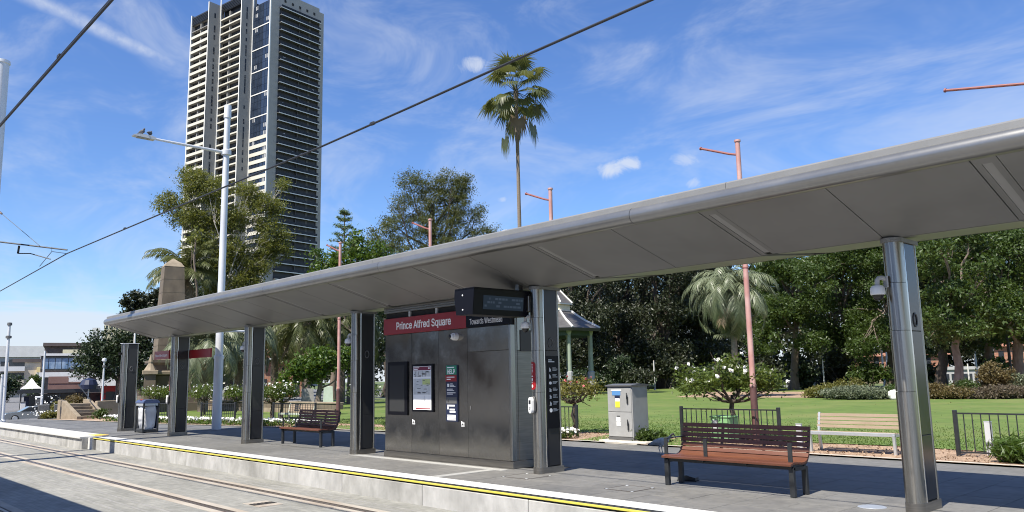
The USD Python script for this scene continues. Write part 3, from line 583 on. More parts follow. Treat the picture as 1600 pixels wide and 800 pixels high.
def column(x, y, label, z1=3.14, group="steel canopy columns", totem=False):
    t = thing("shelter_column", label, "column" if not totem else "totem", (x, y, 0), group=None if totem else group)
    r = 0.105
    cuts = [0.10, 1.35, 2.06, 2.62, z1]
    for a, b in zip(cuts[:-1], cuts[1:]):
        pts = [(r*math.cos(s), r*math.sin(s)) for s in np.linspace(0, -PI, 15)]
        obj("front_cover", MB().prism(Polygon(pts+[(-r, .05), (r, .05)]), a+.004, b-.001, "z"), M["steel"], t, 30)
    obj("core", B(-.085, .0, .05, .085, .455, z1-.003), M["gap"], t)
    for s in (-1, 1):
        obj("edge_strip", MB().tube([(s*.093, .072, .1), (s*.093, .072, z1-.004)], .016, 10), M["chrome"], t, 40)
        for a, b in zip([.12, .85, 2.06], [.846, 2.056, z1-.03]):
            obj("side_panel", B(s*.086, .098, a+.002, s*.099, .40, b-.002, .002), M["darkglass"], t)
        obj("edge_strip", MB().tube([(s*.083, .43, .1), (s*.083, .43, z1-.004)], .024, 10), M["steel"], t, 40)
    obj("back_cover", B(-.07, .43, .1, .07, .462, z1-.004, .01), M["steel"], t)
    sh = [(1.06*r*math.cos(s), 1.06*r*math.sin(s)) for s in np.linspace(0, -PI, 15)]
    obj("base_shoe", MB().prism(Polygon(sh+[(-.112, .475), (.112, .475)]), 0.0, .105, "z"), M["plinth"], t, 30)
    if totem:
        obj("cap", B(-.12, -.125, z1-.005, .12, .475, z1+.02, .006), M["galv"], t)
        obj("sensor", MB().lathe([(0, -.09), (.05, -.07), (.06, 0)], 12, (0, -.15, z1-.32)), M["lens"], t, True)
    else:
        cp_ = [(1.18*r*math.cos(s), 1.18*r*math.sin(s)) for s in np.linspace(0, -PI, 15)]
        obj("collar", MB().prism(Polygon(cp_+[(-.122, .49), (.122, .49)]), z1-.03, z1+.02, "z"), M["roofgrey"], t, 30)
    th = np.linspace(0, 2*PI, 21)
    d = MB().lathe([(.055, 0), (.06, .008), (.05, .014), (.043, .006)], 18); v = d.v[0]; d.v[0] = np.stack([v[:, 2]+.099, v[:, 0]+.23, v[:, 1]*1.5+2.19], 1)
    obj("speaker_ring", d, M["cabd"], t, True)
    return t
colnames = ["steel column carrying the two red station flags", "steel column left of the far brown bench", "steel column directly left of the ticket cabin", "steel column with red strip, card reader and black information panel", "large steel column at the right with a dome camera"]
COLS = [column(x, y, l) for (x, y), l in zip(COLX, colnames)]
column(-30.62, 9.55, "free standing steel totem beside the rubbish bin", 3.09, totem=True)

def dome_cam(loc, label, d=(-1, 0)):
    t = thing("dome_camera", label, "camera", loc, math.atan2(d[1], d[0]))
    obj("mount_plate", B(0, -.045, -.07, .02, .045, .07, .006), M["greyplastic"], t)
    obj("bracket", MB().tube([(.01, 0, .03), (.06, 0, .05), (.095, 0, .045), (.115, 0, .02), (.12, 0, -.05)], .028, 10), M["greyplastic"], t, True)
    obj("housing", MB().lathe([(.0, -.04), (.055, -.045), (.082, -.075), (.086, -.14), (.076, -.155), (0, -.155)], 20, (.12, 0, 0)), M["whiteplastic"], t, 40)
    obj("lens", MB().lathe([(.066, -.153), (.060, -.185), (.042, -.212), (0, -.225)], 18, (.12, 0, 0)), M["lens"], t, True)
    return t
for (x, y, z, l) in ((-3.82, 9.68, 2.64, "white dome camera on the large right-hand column"), (-9.87, 9.70, 2.60, "white dome camera above the red strip and card reader"), (-15.69, 9.74, 2.60, "white dome camera on the column left of the cabin"), (-21.03, 9.70, 2.66, "grey dome camera on the column left of the far bench")):
    dome_cam((x, y, z), l, (-.62, -.78) if x > -5 else (-1, -.25))

# ---------------------------------------------------------------- cabin
def cabin():
    t = thing("station_cabin", "dark stainless steel equipment cabin with red station name band", "cabin", (-12.64, 9.9, 0))
    x0, x1, dep = -2.0, 2.0, 1.25
    X = lambda w: w+12.64
    obj("plinth", MB().box(x0-.01, .0, 0, x1+.03, dep, .128, .004), M["plinth"], t)
    obj("core", B(x0+.02, .05, .1, x1-.02, dep-.03, 3.05), M["gap"], t)
    edges = [x0, X(-13.672), X(-12.767), X(-11.868), X(-10.70)]
    for i, (a, b) in enumerate(zip(edges[:-1], edges[1:])):
        if i < 3: obj("panel", B(a+.004, .022, .132, b-.004, .05, 2.565, .003), (M["steelk"], M["steelk2"])[i % 2], t)
        else:
            obj("door", B(a+.004, .022, .132, b-.004, .05, 2.105, .003), M["steelk"], t)
            obj("panel", B(a+.004, .022, 2.112, b-.004, .05, 2.565, .003), M["steelk2"], t)
    obj("corner_post", B(X(-10.697), .018, .132, x1, .13, 2.565, .006), M["steel"], t)
    # right-hand side
    for a, b, z0_, z1_, m_ in ((.135, .19, .132, 3.05, "plinth"), (.196, .60, .132, 2.09, "plinth"), (.196, .60, 2.096, 2.75, "steel"), (.606, dep-.01, .132, 2.75, "plinth"), (.196, dep-.01, 2.756, 3.05, "steel")):
        obj("side_panel", B(x1-.03, a, z0_, x1-.004 if z1_ < 2.8 else x1-.008, b, z1_, .003), M[m_], t)
    obj("side_window", B(x1-.02, .26, 2.08, x1+.012, .56, 2.47, .004), M["darkglass"], t)
    obj("side_panel", B(x0+.004, .06, .132, x0+.03, dep-.01, 3.05), M["plinth"], t)
    obj("back_panel", B(x0+.03, dep-.03, .132, x1-.03, dep-.005, 3.05), M["plinth"], t)
    # band over the doors
    bd = obj("name_band", B(x0-.01, -.02, 2.572, X(-11.852), .05, 2.915, .004), M["red"], t)
    sobj("lettering", MB().text("Prince Alfred Square", .148, (X(-14.18), -.0195, 2.668), depth=.004, bold=True, width=1.875), M["whitep"], bd)
    b2 = obj("direction_band", B(X(-11.848), -.02, 2.572, x1+.02, .05, 2.915, .004), M["blacksign"], t)
    sobj("lettering", MB().text("Towards Westmead", .108, (X(-11.745), -.0195, 2.625), depth=.004, width=.935), M["whitep"], b2)
    obj("recess", B(x0+.01, .035, 2.918, x1-.01, .06, 3.04), M["gap"], t)
    for w in (-13.72, -12.80, -11.87): obj("mullion", B(X(w)-.018, -.012, 2.918, X(w)+.018, .034, 3.03), M["galv"], t)
    for z in (3.03, 3.075, 3.12): obj("top_rail", B(x0-.01, -.015, z+.003, x1+.02, dep, z+.042, .004), M["plinth"], t)
    obj("top_plate", B(x0+.02, .03, 3.165, x1-.02, dep-.1, 3.166), M["gap"], t)
    # dark display window
    s = obj("information_screen", B(X(-14.50), -.012, .875, X(-13.80), .03, 1.985, .006), M["black"], t)
    obj("screen_glass", B(X(-14.42), -.016, .95, X(-13.88), -.010, 1.91), M["darkglass"], s)
    # lit map case
    c = obj("map_case", B(X(-13.62), -.012, .955, X(-12.92), .03, 1.915, .006), M["black"], t)
    pa = MB().box(X(-13.575), -.0155, .995, X(-12.965), -.010, 1.872)
    obj("map_sheet", pa, M["whitep"], c)
    a_, b_ = X(-13.56), X(-12.98)
    obj("map_heading", MB().box(a_, -.0185, 1.79, b_, -.0152, 1.862), M["maroon"], c)
    sobj("heading_lines", MB().box(a_+.02, -.0205, 1.835, a_+.20, -.0183, 1.85).box(a_+.02, -.0205, 1.80, a_+.15, -.0183, 1.818).box(b_-.07, -.0205, 1.81, b_-.03, -.0183, 1.845), M["whitep"], c)
    rr = random.Random(3); g1, g2 = MB(), MB()
    g1.box(a_, -.0185, 1.66, b_, -.0152, 1.78).box(a_, -.0185, 1.30, b_, -.0152, 1.62)
    obj("map_print", g1, M["greyp"], c)
    obj("park_print", MB().prism([(a_+.33, 1.52), (b_-.01, 1.50), (b_-.01, 1.60), (a_+.30, 1.61)], .0152, .0205, "y").mesh(MB().box(0, 0, 0, .001, .001, .001).done(), np.diag([1, 1, 1, 1])+np.array([[0, 0, 0, a_+.4], [0, 0, 0, -.018], [0, 0, 0, 1.5], [0, 0, 0, 0]])) if False else MB().box(a_+.31, -.0205, 1.50, b_-.01, -.0183, 1.61), M["olive"], c)
    for _ in range(26):
        x = a_+rr.random()*.5; z = 1.31+rr.random()*.45; w_ = .02+rr.random()*.10
        g2.box(x, -.0215, z, min(b_, x+w_), -.0184, z+.006+rr.random()*.01)
    for k in range(4): g2.box(a_+.06+k*.12, -.0215, 1.66, a_+.068+k*.12, -.0184, 1.77)
    sobj("map_lines", g2, M["cabd"], c)
    g3_ = MB()
    for k in range(4): g3_.box(a_+.10+k*.05, -.0175, 1.12+k*.028, a_+.42, -.0152, 1.124+k*.028).box(a_+.36, -.0175, 1.12, a_+.364, -.0152, 1.28)
    sobj("plan_lines", g3_, M["greyp"], c)
    obj("red_bar", MB().box(a_+.09, -.0185, 1.012, b_-.01, -.0152, 1.03), M["red"], c)
    # help point
    h = obj("help_point", B(X(-12.50), -.006, .785, X(-12.15), .03, 1.87, .004), M["navy"], t)
    a_, b_ = X(-12.485), X(-12.165)
    obj("help_heading", MB().box(a_, -.0095, 1.685, b_, -.0055, 1.862), M["green_s"], h)
    sobj("help_lettering", MB().text("HELP", .088, (a_+.03, -.0092, 1.70), depth=.003, bold=True, width=.245).box(a_+.03, -.0122, 1.815, a_+.25, -.0092, 1.835), M["whitep"], h)
    obj("help_red", MB().box(a_-.02, -.0095, 1.555, b_, -.0055, 1.68), M["red"], h)
    w = MB().box(a_+.02, -.0122, 1.63, a_+.26, -.0092, 1.645).box(a_+.02, -.0122, 1.585, a_+.14, -.0092, 1.605)
    for k, z in enumerate((1.50, 1.475, 1.45, 1.40, 1.375, 1.33, 1.305)): w.box(a_+(.12 if k < 3 else .02), -.0085, z, a_+.20+.08*((k*7) % 3)/2, -.0055, z+.012)
    w.box(a_+.03, -.0085, 1.45, a_+.09, -.0055, 1.51)
    for k, z in enumerate((.90, .878, .856, .834, .812)): w.box(a_+.02, -.0085, z, b_-.03, -.0055, z+.014)
    w.box(a_+.02, -.0085, 1.02, a_+.07, -.0055, 1.09).box(a_+.02, -.0085, 1.075, b_-.06, -.0055, 1.105).box(a_+.10, -.0085, 1.0, b_-.06, -.0055, 1.03).box(a_+.10, -.0085, .955, b_-.04, -.0055, .985)
    sobj("instructions", w, M["whitep"], h)
    ci = MB().lathe([(0, .016), (.028, .016), (.034, .004)], 18); v = ci.v[0]; ci.v[0] = np.stack([v[:, 0]+a_+.07, -v[:, 2], v[:, 1]+1.19], 1)
    obj("call_button", ci, M["steel"], h, 40)
    obj("button_field", MB().box(a_, -.0095, 1.13, b_, -.0055, 1.25), M["cabd"], h)
    for wx in (-13.605, -12.02):
        g = MB()
        for k in range(3): g.box(X(wx)-.05+k*.034, .0185, .735+.02*(k % 2), X(wx)-.026+k*.034, .0225, .80-.012*k)
        for k in range(2): g.box(X(wx)-.05, .0185, .70+k*.018, X(wx)+.05, .0225, .708+k*.018)
        sobj("small_decal", g, M["whitep"], t)
    cd_ = MB().lathe([(0, .15), (.035, .145), (.05, .125), (.05, .09), (.065, .085), (.068, 0)], 20); v = cd_.v[0]; cd_.v[0] = np.stack([v[:, 0]*1.1+X(-12.19), .02-v[:, 2], v[:, 1]*1.1+2.42], 1)
    cm = obj("wall_camera", cd_, M["whiteplastic"], t, 40)
    l_ = MB().lathe([(0, .02), (.03, .012), (.042, 0)], 16); v = l_.v[0]; l_.v[0] = np.stack([v[:, 0]+X(-12.215), -.128-v[:, 2], v[:, 1]+2.42], 1)
    obj("lens", l_, M["lens"], cm, True)
    obj("door_lock", MB().box(X(-11.80), .014, 1.02, X(-11.77), .022, 1.09, .004), M["cabd"], t)
    return t
cabin()

# ---------------------------------------------------------------- passenger display, on a bracket from the column
t = thing("passenger_display", "black two sided passenger display hanging beside the red strip column", "display screen", (-10.14, 9.05, 2.85))
pr = [(-.245, -.215), (.205, -.215), (.245, .215), (-.205, .215)]
bd = MB().prism([(-.22, -.20), (.20, -.21), (.245, .225), (-.25, .225), (-.27, .1)], -.62, .66, "z")
v = bd.v[0]; bd.v[0] = np.stack([v[:, 0], v[:, 2], v[:, 1]], 1); bd.f[0] = bd.f[0][:, ::-1]
obj("housing", bd, M["black"], t)
def tilt(y, z, off): return (.20+(z+.21)/.435*.045+off, y, z)
def quad(y0, z0, y1, z1, off): return MB().add([tilt(y0, z0, off), tilt(y1, z0, off), tilt(y1, z1, off), tilt(y0, z1, off)], [(0, 1, 2, 3)])
obj("bezel", quad(-.615, -.20, .655, .215, .003), M["blacksign"], t)
sc = obj("screen", quad(-.41, -.115, .51, .115, .007), M["screen"], t)
tx = MB(); rr = random.Random(2)
for k, z in enumerate((.06, .0, -.06)):
    x = -.38
    while x < .44:
        w_ = rr.uniform(.02, .09)
        if rr.random() < .62: q = quad(x, z-.014, x+w_, z+.02, .009); tx.add(q.v[0], q.f[0])
        x += w_+.014
sobj("screen_text", tx, M["screentext"], sc)
obj("hood", MB().box(-.24, -.63, .222, .265, .67, .236), M["black"], t)
for z in (.12, -.12):
    b_ = MB().lathe([(0, .008), (.014, .006), (.016, 0)], 12); v = b_.v[0]; b_.v[0] = np.stack([v[:, 0]-.05, -.62-v[:, 2], v[:, 1]+z], 1)
    obj("bolt", b_, M["galv"], t, True)
obj("hanger", MB().box(.05, .50, .225, .13, .60, .36).box(.12, .60, -.12, .27, .78, .16, .01), M["plinth"], t)
# ---------------------------------------------------------------- things on the reader column
cxx, cyy = COLX[3]
t = thing("red_reader_strip", "tall red rounded strip with small white marks on the column", "sign", (cxx, cyy, 1.63))
def wrap(r, a0, a1, z0, z1, round_=0.05, n=14):
    th = np.linspace(a0, a1, n); m_ = MB(); s_ = (th-a0)/(a1-a0); e = np.minimum(s_, 1-s_)*(a1-a0)*r; c_ = np.where(e < round_, round_-np.sqrt(np.maximum(0, round_**2-(round_-e)**2)), 0)
    v = np.vstack([np.stack([r*np.cos(th), r*np.sin(th), z0+c_], 1), np.stack([r*np.cos(th), r*np.sin(th), z1-c_], 1)])
    return m_.add(v, [(i, i+1, n+i+1, n+i) for i in range(n-1)])
obj("panel", wrap(.109, -PI*.90, -PI*.36, -.235, .235), M["red"], t, True)
mk = MB()
for k in range(6): q = wrap(.111, -PI*.60, -PI*.53, .06+k*.024, .072+k*.024, .001, 4); mk.add(q.v[0], q.f[0])
for z0_, z1_, a, b in ((-.09, -.04, .64, .52), (-.02, .0, .66, .5), (-.12, -.10, .66, .56), (-.20, -.15, .64, .52)): q = wrap(.111, -PI*a, -PI*b, z0_, z1_, .01, 5); mk.add(q.v[0], q.f[0])
sobj("marks", mk, M["whitep"], t)
t = thing("card_reader", "white oval card reader with small black screen on the column", "card reader", (cxx-.02, cyy-.105, 1.135), -.35)
def pill(w, h, n=18): return Polygon([(w*math.sin(a), (h-w)*(1 if math.cos(a) > 0 else -1)+w*math.cos(a)) for a in np.linspace(0, 2*PI, n*2, endpoint=False)])
obj("backplate", MB().prism(pill(.085, .15), 0, .03, "y").done().apply_translation((0, -.022, 0)), M["cabd"], t, 30)
obj("body", MB().prism(pill(.068, .135), 0, .045, "y").done().apply_translation((0, -.066, 0)), M["whiteplastic"], t, 30)
obj("screen", B(-.04, -.070, .02, .04, -.062, .085, .003), M["black"], t)
obj("mark", MB().box(-.03, -.069, -.05, .03, -.064, -.035).box(-.018, -.069, -.075, .018, -.064, -.062), M["cabd"], t)
t = thing("information_panel", "narrow black panel of white pictograms on the column side", "sign", (cxx+.10, cyy, 0))
obj("board", B(0, .125, .735, .010, .405, 1.96, .003), M["blacksign"], t)
ic, tx = MB(), MB()
tx.box(.010, .15, 1.885, .0125, .24, 1.905).box(.010, .15, 1.855, .0125, .30, 1.875)
for k in range(7):
    z = 1.73-k*.115
    d = MB().lathe([(.0, .0), (.036, .0)], 14) if k in (2, 6) else None
    if d is not None: v = d.v[0]; ic.add(np.stack([0*v[:, 0]+.0125, v[:, 0]+.19, v[:, 1]*(.7 if k == 2 else 1)+z], 1), d.f[0])
    else: ic.box(.010, .17, z-.03, .0125, .185, z+.03).box(.010, .193, z-.035, .0125, .208, z+.012).box(.010, .165, z-.036, .0125, .215, z-.026)
    for j in range(3): tx.box(.010, .25, z+.022-j*.02, .0125, .25+.08+.04*((k+j*2) % 3)/2, z+.031-j*.02)
sobj("pictograms", ic, M["whitep"], t); sobj("captions", tx, M["greyp"], t)
# ---------------------------------------------------------------- red station flags
fx, fy = COLX[0]
a, b = at_y(246, 547, fy-.05), at_y(274, 545, fy-.05)
for nm, x0, x1, y, txt, lab in (("station_flag", a[0], a[0]+1.28, fy-.115, True, "red station name flag on the left of its column"), ("station_flag", fx+.10, fx+1.75, fy+.47, False, "darker red station flag on the right of its column")):
    t = thing(nm, lab, "sign", (x0, y, 2.56))
    obj("board", B(0, -.02, -.135, x1-x0, .02, .135, .005), M["red"], t)
    if txt: sobj("lettering", MB().text("Prince Alfred Square", .082, (.07, -.021, -.05), depth=.003, width=1.08), M["whitep"], t)
    obj("edge_trim", MB().box(-.004, -.023, -.14, .012, .023, .14).box(x1-x0-.012, -.023, -.14, x1-x0+.004, .023, .14), M["red"], t)
t = thing("red_reader_strip", "small red and white strip on the flag column", "sign", (fx, fy, 1.63))
obj("panel", wrap(.109, -PI*.95, -PI*.45, -.235, .235), M["red"], t, True)
sobj("marks", wrap(.111, -PI*.9, -PI*.55, -.2, -.05, .01, 6), M["whitep"], t)
for xx, yy, lab in ((fx, fy, "small white card reader on the flag column"), (-30.62, 9.55, "small white card reader on the free standing totem")):
    t = thing("card_reader", lab, "card reader", (xx-.05, yy-.10, 1.13), -.6)
    obj("backplate", MB().prism(pill(.085, .15), 0, .03, "y").done().apply_translation((0, -.022, 0)), M["cabd"], t, 30)
    obj("body", MB().prism(pill(.068, .135), 0, .045, "y").done().apply_translation((0, -.066, 0)), M["whiteplastic"], t, 30)
t = thing("red_reader_strip", "small red and white strip on the free standing totem", "sign", (-30.62, 9.55, 1.63))
obj("panel", wrap(.109, -PI*.95, -PI*.55, -.235, .235), M["red"], t, True)
sobj("marks", wrap(.111, -PI*.9, -PI*.6, -.2, -.05, .01, 6), M["whitep"], t)

# ================================================================ FURNITURE ON THE PLATFORM
def platform_bench(loc, label):
    t = thing("platform_bench", label, "bench", loc, group="brown slatted platform benches")
    L_ = 2.04
    prof = [(.00, .415), (.07, .428), (.145, .425), (.22, .418), (.295, .413), (.365, .42), (.425, .445), (.468, .50), (.495, .565), (.515, .635), (.532, .705), (.548, .775), (.562, .845)]
    P = np.array(prof); tn = np.gradient(P, axis=0); tn /= np.linalg.norm(tn, axis=1, keepdims=True)
    for k, (p, d) in enumerate(zip(P, tn)):
        nrm = np.array([-d[1], d[0]]); w, h = (.033, .013) if k < 6 else (.028, .013)
        q = [p-d*w-nrm*h, p+d*w-nrm*h, p+d*w+nrm*h, p-d*w+nrm*h]
        obj("slat", MB().prism([tuple(z) for z in q], .0, L_, "x"), (M["wood"], M["wood2"])[(k*5) % 3 == 1], t)
    off = P+np.stack([tn[:, 1], -tn[:, 0]], 1)*.028
    for x in (.03, .68, 1.36, L_-.03):
        rib = MB()
        for a, b in zip(off[:-1], off[1:]): rib.bar((x, a[0], a[1]), (x, b[0], b[1]), .04, .022, (1, 0, 0)) if False else rib.bar((x, a[0], a[1]), (x, b[0], b[1]), .022, .045)
        obj("rib", rib, M["blackpaint"], t)
    obj("rail", MB().box(.0, .05, .345, L_, .09, .385).box(.0, .34, .345, L_, .38, .385), M["blackpaint"], t)
    for x in (.035, L_-.035):
        obj("leg", MB().box(x-.035, .03, 0, x+.035, .085, .375, .004), M["blackpaint"], t)
        obj("leg", MB().box(x-.035, .37, 0, x+.035, .425, .375, .004), M["blackpaint"], t)
        obj("leg_tie", MB().box(x-.034, .086, .33, x+.034, .369, .374), M["blackpaint"], t)
    for x in (.02, .70, L_-.05):
        obj("armrest", MB().box(x-.03, .06, .43, x+.03, .075, .665).box(x-.03, .06, .666, x+.03, .50 if x < .1 else .10, .68), M["blackpaint"], t)
    return t
b0 = platform_bench((-7.33, 9.86, 0), "brown slatted bench nearest the viewer, left of the large column")
dup(b0, (-19.96, 10.22, 0), 0.0, "farther brown slatted bench between two columns left of the cabin")
t = thing("pedal_box", "small flat black box on the paving under the nearer brown bench", "box", (-7.35, 10.5, 0), .25)
obj("body", MB().prism([(-.14, 0), (.14, 0), (.14, .05), (.0, .085), (-.14, .06)], -.07, .07, "y"), M["blackpaint"], t)
obj("foot", B(-.15, -.08, 0, .15, .08, .012), M["black"], t)

t = thing("rubbish_bin", "black framed bin with blue hood and clear hanging bag", "bin", (-29.05, 9.9, 0))
for x in (-.36, .36):
    for y in (-.24, .24): obj("frame_post", B(x-.025, y-.025, 0, x+.025, y+.025, 1.04, .005), M["blackpaint"], t)
obj("base_tray", MB().box(-.37, -.25, .02, .37, .25, .10, .01), M["blackpaint"], t)
obj("hood", MB().prism([(-.27, .99), (-.27, 1.03), (-.2, 1.10), (.2, 1.10), (.27, 1.03), (.27, .99)], -.40, .40, "x"), M["bluebin"], t)
obj("hood_rim", B(-.385, -.262, .90, .385, .262, .985, .006), M["alu"], t)
hb = MB().lathe([(0, .02), (.085, .02), (.095, 0)], 18); v = hb.v[0]; hb.v[0] = np.stack([v[:, 0], v[:, 1]*.5-.20, v[:, 2]+1.095], 1)
obj("red_disc", hb, M["red"], t)
bg = trimesh.creation.icosphere(4, 1.0); v = bg.vertices; v = np.sign(v)*np.abs(v)**.33
n_ = meshkit.fbm(v*2.3+3, 3, 2)-.5; v = v*np.array([.33, .205, .42])*(1+.20*n_[:, None]); v[:, :2] *= (1.0+.10*(v[:, 2:]/.4)); v[:, 2] += .50; bg.vertices = v
obj("bag", bg, M["bag"], t, True)
rb = trimesh.creation.icosphere(3, 1.0); v = rb.vertices; v = v*np.array([.26, .17, .10])*(1+.5*(meshkit.fbm(v*3, 3, 4)-.5)[:, None]); v[:, 2] += .2; rb.vertices = v
obj("rubbish", rb, M["rubbish"], t, True)
obj("rear_panel", B(-.335, .225, .12, .335, .24, .9), M["bluebin"], t)
obj("side_panel", MB().box(-.372, -.21, .12, -.36, .21, .88), M["concd"], t)

def manhole(loc, s, label, rot=0.0):
    t = thing("access_cover", label, "manhole cover", loc, rot)
    obj("frame", MB().box(-s, -s, -.01, s, -s+.02, .003).box(-s, s-.02, -.01, s, s, .003).box(-s, -s+.02, -.01, -s+.02, s-.02, .003).box(s-.02, -s+.02, -.01, s, s-.02, .003), M["groove"], t)
    obj("cover", B(-s+.02, -s+.02, -.01, s-.02, s-.02, .002), M["paver_b"], t)
    for a, b in ((-1, -1), (1, 1), (1, -1), (-1, 1)): obj("key_bolt", MB().lathe([(0, .006), (.022, .005), (.028, -.002)], 10, (a*(s-.03), b*(s-.03), 0)), M["alu"], t)
manhole((-9.72, 9.37, 0), .30, "square paved access cover in front of the red strip column")
manhole((-7.50, 9.27, 0), .26, "square paved access cover in front of the nearer brown bench")
t = thing("floor_disc", "round pale metal disc in the paving near the large column", "floor plate", (-4.28, 9.82, 0))
obj("plate", MB().lathe([(0, .004), (.15, .004), (.16, .001), (.17, -.01)], 28), M["alu"], t)

# ================================================================ GARDEN EDGE
def garden_bench(loc, label, rot=0.0, frame="alu", w=1.72):
    t = thing("garden_bench", label, "bench", loc, rot, group=None)
    for k, z in enumerate((.50, .575, .65, .725)):
        obj("back_slat", MB().bar((0, .42+k*.022, z), (w, .42+k*.022, z), .026, .058), M["pale"], t)
    for k in range(5):
        obj("seat_slat", B(.03, .02+k*.083, .40-.008*k, w-.03, .088+k*.083, .425-.008*k, .003), M["pale"], t)
    for x in (.04, w-.04):
        obj("end_frame", MB().bar((x, .0, .0), (x, -.02, .385), .045, .06).bar((x, .46, 0), (x, .40, .40), .045, .06).bar((x, .40, .36), (x, .50, .77), .04, .05).bar((x, -.03, .38), (x, .42, .36), .045, .05), M[frame], t)
    obj("front_rail", MB().box(.03, -.03, .352, w-.03, .015, .418, .004), M[frame], t)
    return t
garden_bench((-8.02, 15.72, 0), "pale slatted garden bench with metal ends beside the black railing", 0.03)
garden_bench((-29.25, 14.9, 0.02), "pale garden bench with mint green frame behind the far brown bench", 0.10, "mint")

t = thing("utility_cabinet", "tall grey two door utility cabinet on a concrete slab", "cabinet", (-13.02, 15.36, 0))
obj("slab", MB().box(-.22, -.13, -.02, 1.22, .80, .06, .02).box(.1, -.28, -.02, 1.1, -.131, .045, .02), M["conc"], t)
obj("body", B(0, .02, .06, .77, .62, 1.355, .008), M["cab"], t)
obj("base", B(-.004, .012, .06, .774, .60, .14, .004), M["cabd"], t)
obj("door", B(.02, .0, .145, .75, .02, .725, .005), M["cab"], t); obj("door", B(.02, .0, .735, .75, .02, 1.30, .005), M["cab"], t)
obj("cap", MB().prism([(-.03, 1.345), (-.03, 1.375), (.3, 1.405), (.65, 1.385), (.65, 1.345)], -.03, .80, "x"), M["cabd"], t)
for z in (.30, .93): obj("handle", MB().box(.625, -.03, z-.0, .665, 0, z+.17, .006).box(.635, -.05, z+.11, .655, -.03, z+.26, .004), M["blackpaint"], t)
obj("label_blue", B(.17, -.006, 1.13, .43, .0, 1.235), M["blue"], t); obj("label_white", B(.14, -.0075, 1.236, .46, 0, 1.265), M["whitep"], t)
obj("label_dark", B(.25, -.006, 1.06, .41, 0, 1.129), M["navy"], t); obj("label_yellow", B(.26, -.006, .84, .40, 0, .985), M["yel2"], t); obj("label_white", B(.26, -.0062, .986, .40, 0, 1.059), M["whitep"], t)
obj("label_white", MB().box(.28, -.006, .40, .40, 0, .50).box(.27, -.006, .51, .40, 0, .60), M["whitep"], t)
obj("vent", MB().box(.30, -.006, .625, .39, 0, .64), M["black"], t)

t = thing("service_box", "low green service box with a white label behind the railing", "box", (-10.62, 16.75, 0), .0)
obj("body", B(-.25, -.2, 0, .25, .2, .58, .015), M["greenbox"], t); obj("lid", B(-.27, -.22, .58, .27, .22, .62, .012), M["greenbox"], t)
obj("label_white", MB().box(-.20, -.206, .42, -.04, -.2, .53).box(-.19, -.206, .28, -.04, -.2, .39), M["whitep"], t)

def fence(x0, x1, y0, y1, label, H=.80):
    t = thing("garden_railing", label, "railing", (x0, y0, 0.02), group=None)
    d = np.array([x1-x0, y1-y0, 0]); n = max(4, int(round(np.linalg.norm(d)/.14)))
    for q in (0, 1): p = d*q; obj("post", B(p[0]-.035, p[1]-.035, -.1, p[0]+.035, p[1]+.035, H+.03, .008), M["blackpaint"], t)
    for z in (H-.03, .07): obj("rail", MB().bar((0, 0, z), tuple(d+[0, 0, z]), .022, .03), M["blackpaint"], t)
    for k in range(1, n):
        p = d*k/n; obj("picket", B(p[0]-.008, p[1]-.008, .085, p[0]+.008, p[1]+.008, H-.045), M["blackpaint"], t)
for x0, x1, l in ((-11.50, -8.97, "black picket railing behind the nearer brown bench"), (-5.42, -2.7, "black picket railing at the right edge beyond the large column"), (-17.35, -14.85, "black picket railing left of the grey utility cabinet"), (-29.15, -26.8, "black picket railing behind the far brown bench"), (-33.7, -31.5, "black picket railing left of the mint framed garden bench"), (-38.9, -36.2, "black picket railing under the rose beside the tall lamp post"), (-22.8, -20.0, "black picket railing seen between the column and the cabin")):
    f0, f1 = kerb_y(x0, 1.22), kerb_y(x1, 1.22); fence(x0, x1, f0, f1, l)
for k, (x, y, h, l) in enumerate(((-5.02, 16.75, .62, "short pale square post behind the right hand railing"), (-8.52, 16.3, .50, "short pale square post left of the pale garden bench"))):
    t = thing("marker_post", l, "post", (x, y, 0)); obj("shaft", B(-.06, -.03, 0, .06, .03, h, .006), M["galv"], t); obj("cap", B(-.065, -.035, h, .065, .035, h+.015, .004), M["alu"], t)

def red_pole(x, y, label, H=7.05, arm=0.98):
    t = thing("red_pole", label, "pole", (x, y, 0), group=None)
    obj("shaft", MB().tube([(0, 0, 0), (0, 0, 1.35), (0, 0, 1.36), (0, 0, H)], [.074, .074, .064, .056], 16), M["pink"], t, 40)
    obj("sleeve", MB().tube([(0, 0, .0), (0, 0, 1.3)], [.079, .079], 16), M["maroonpost"], t, 40)
    obj("cap", MB().lathe([(.056, H-.02), (.076, H-.01), (.076, H+.035), (0, H+.06)], 16), M["pink"], t, 40)
    obj("arm", MB().tube([(0, 0, H-.33), (-.25, 0, H-.25), (-arm, 0, H+.05)], .028, 8), M["pinkd"], t, 40)
    obj("arm_end", MB().tube([(-arm, 0, H+.05), (-arm-.03, 0, H+.06)], .042, 10), M["pinkd"], t, 40)
    obj("band", MB().lathe([(.062, 4.0), (.068, 4.005), (.068, 4.03), (.062, 4.035)], 16), M["pinkd"], t, 40)
    return t
for x, l in ((-9.66, "faded red pole with a side arm behind the pale rose tree"), (-15.86, "faded red pole top showing above the canopy by the tall palm trunk"), (-21.65, "faded red pole in front of the big olive crowned tree"), (-27.55, "faded red pole by the far railing, in front of the bright green trees"), (-3.2, "faded red pole whose long arm enters at the right edge")):
    red_pole(x, 16.5, l, 7.05 if x < -4 else 6.95, 1.0 if x < -4 else 1.85)

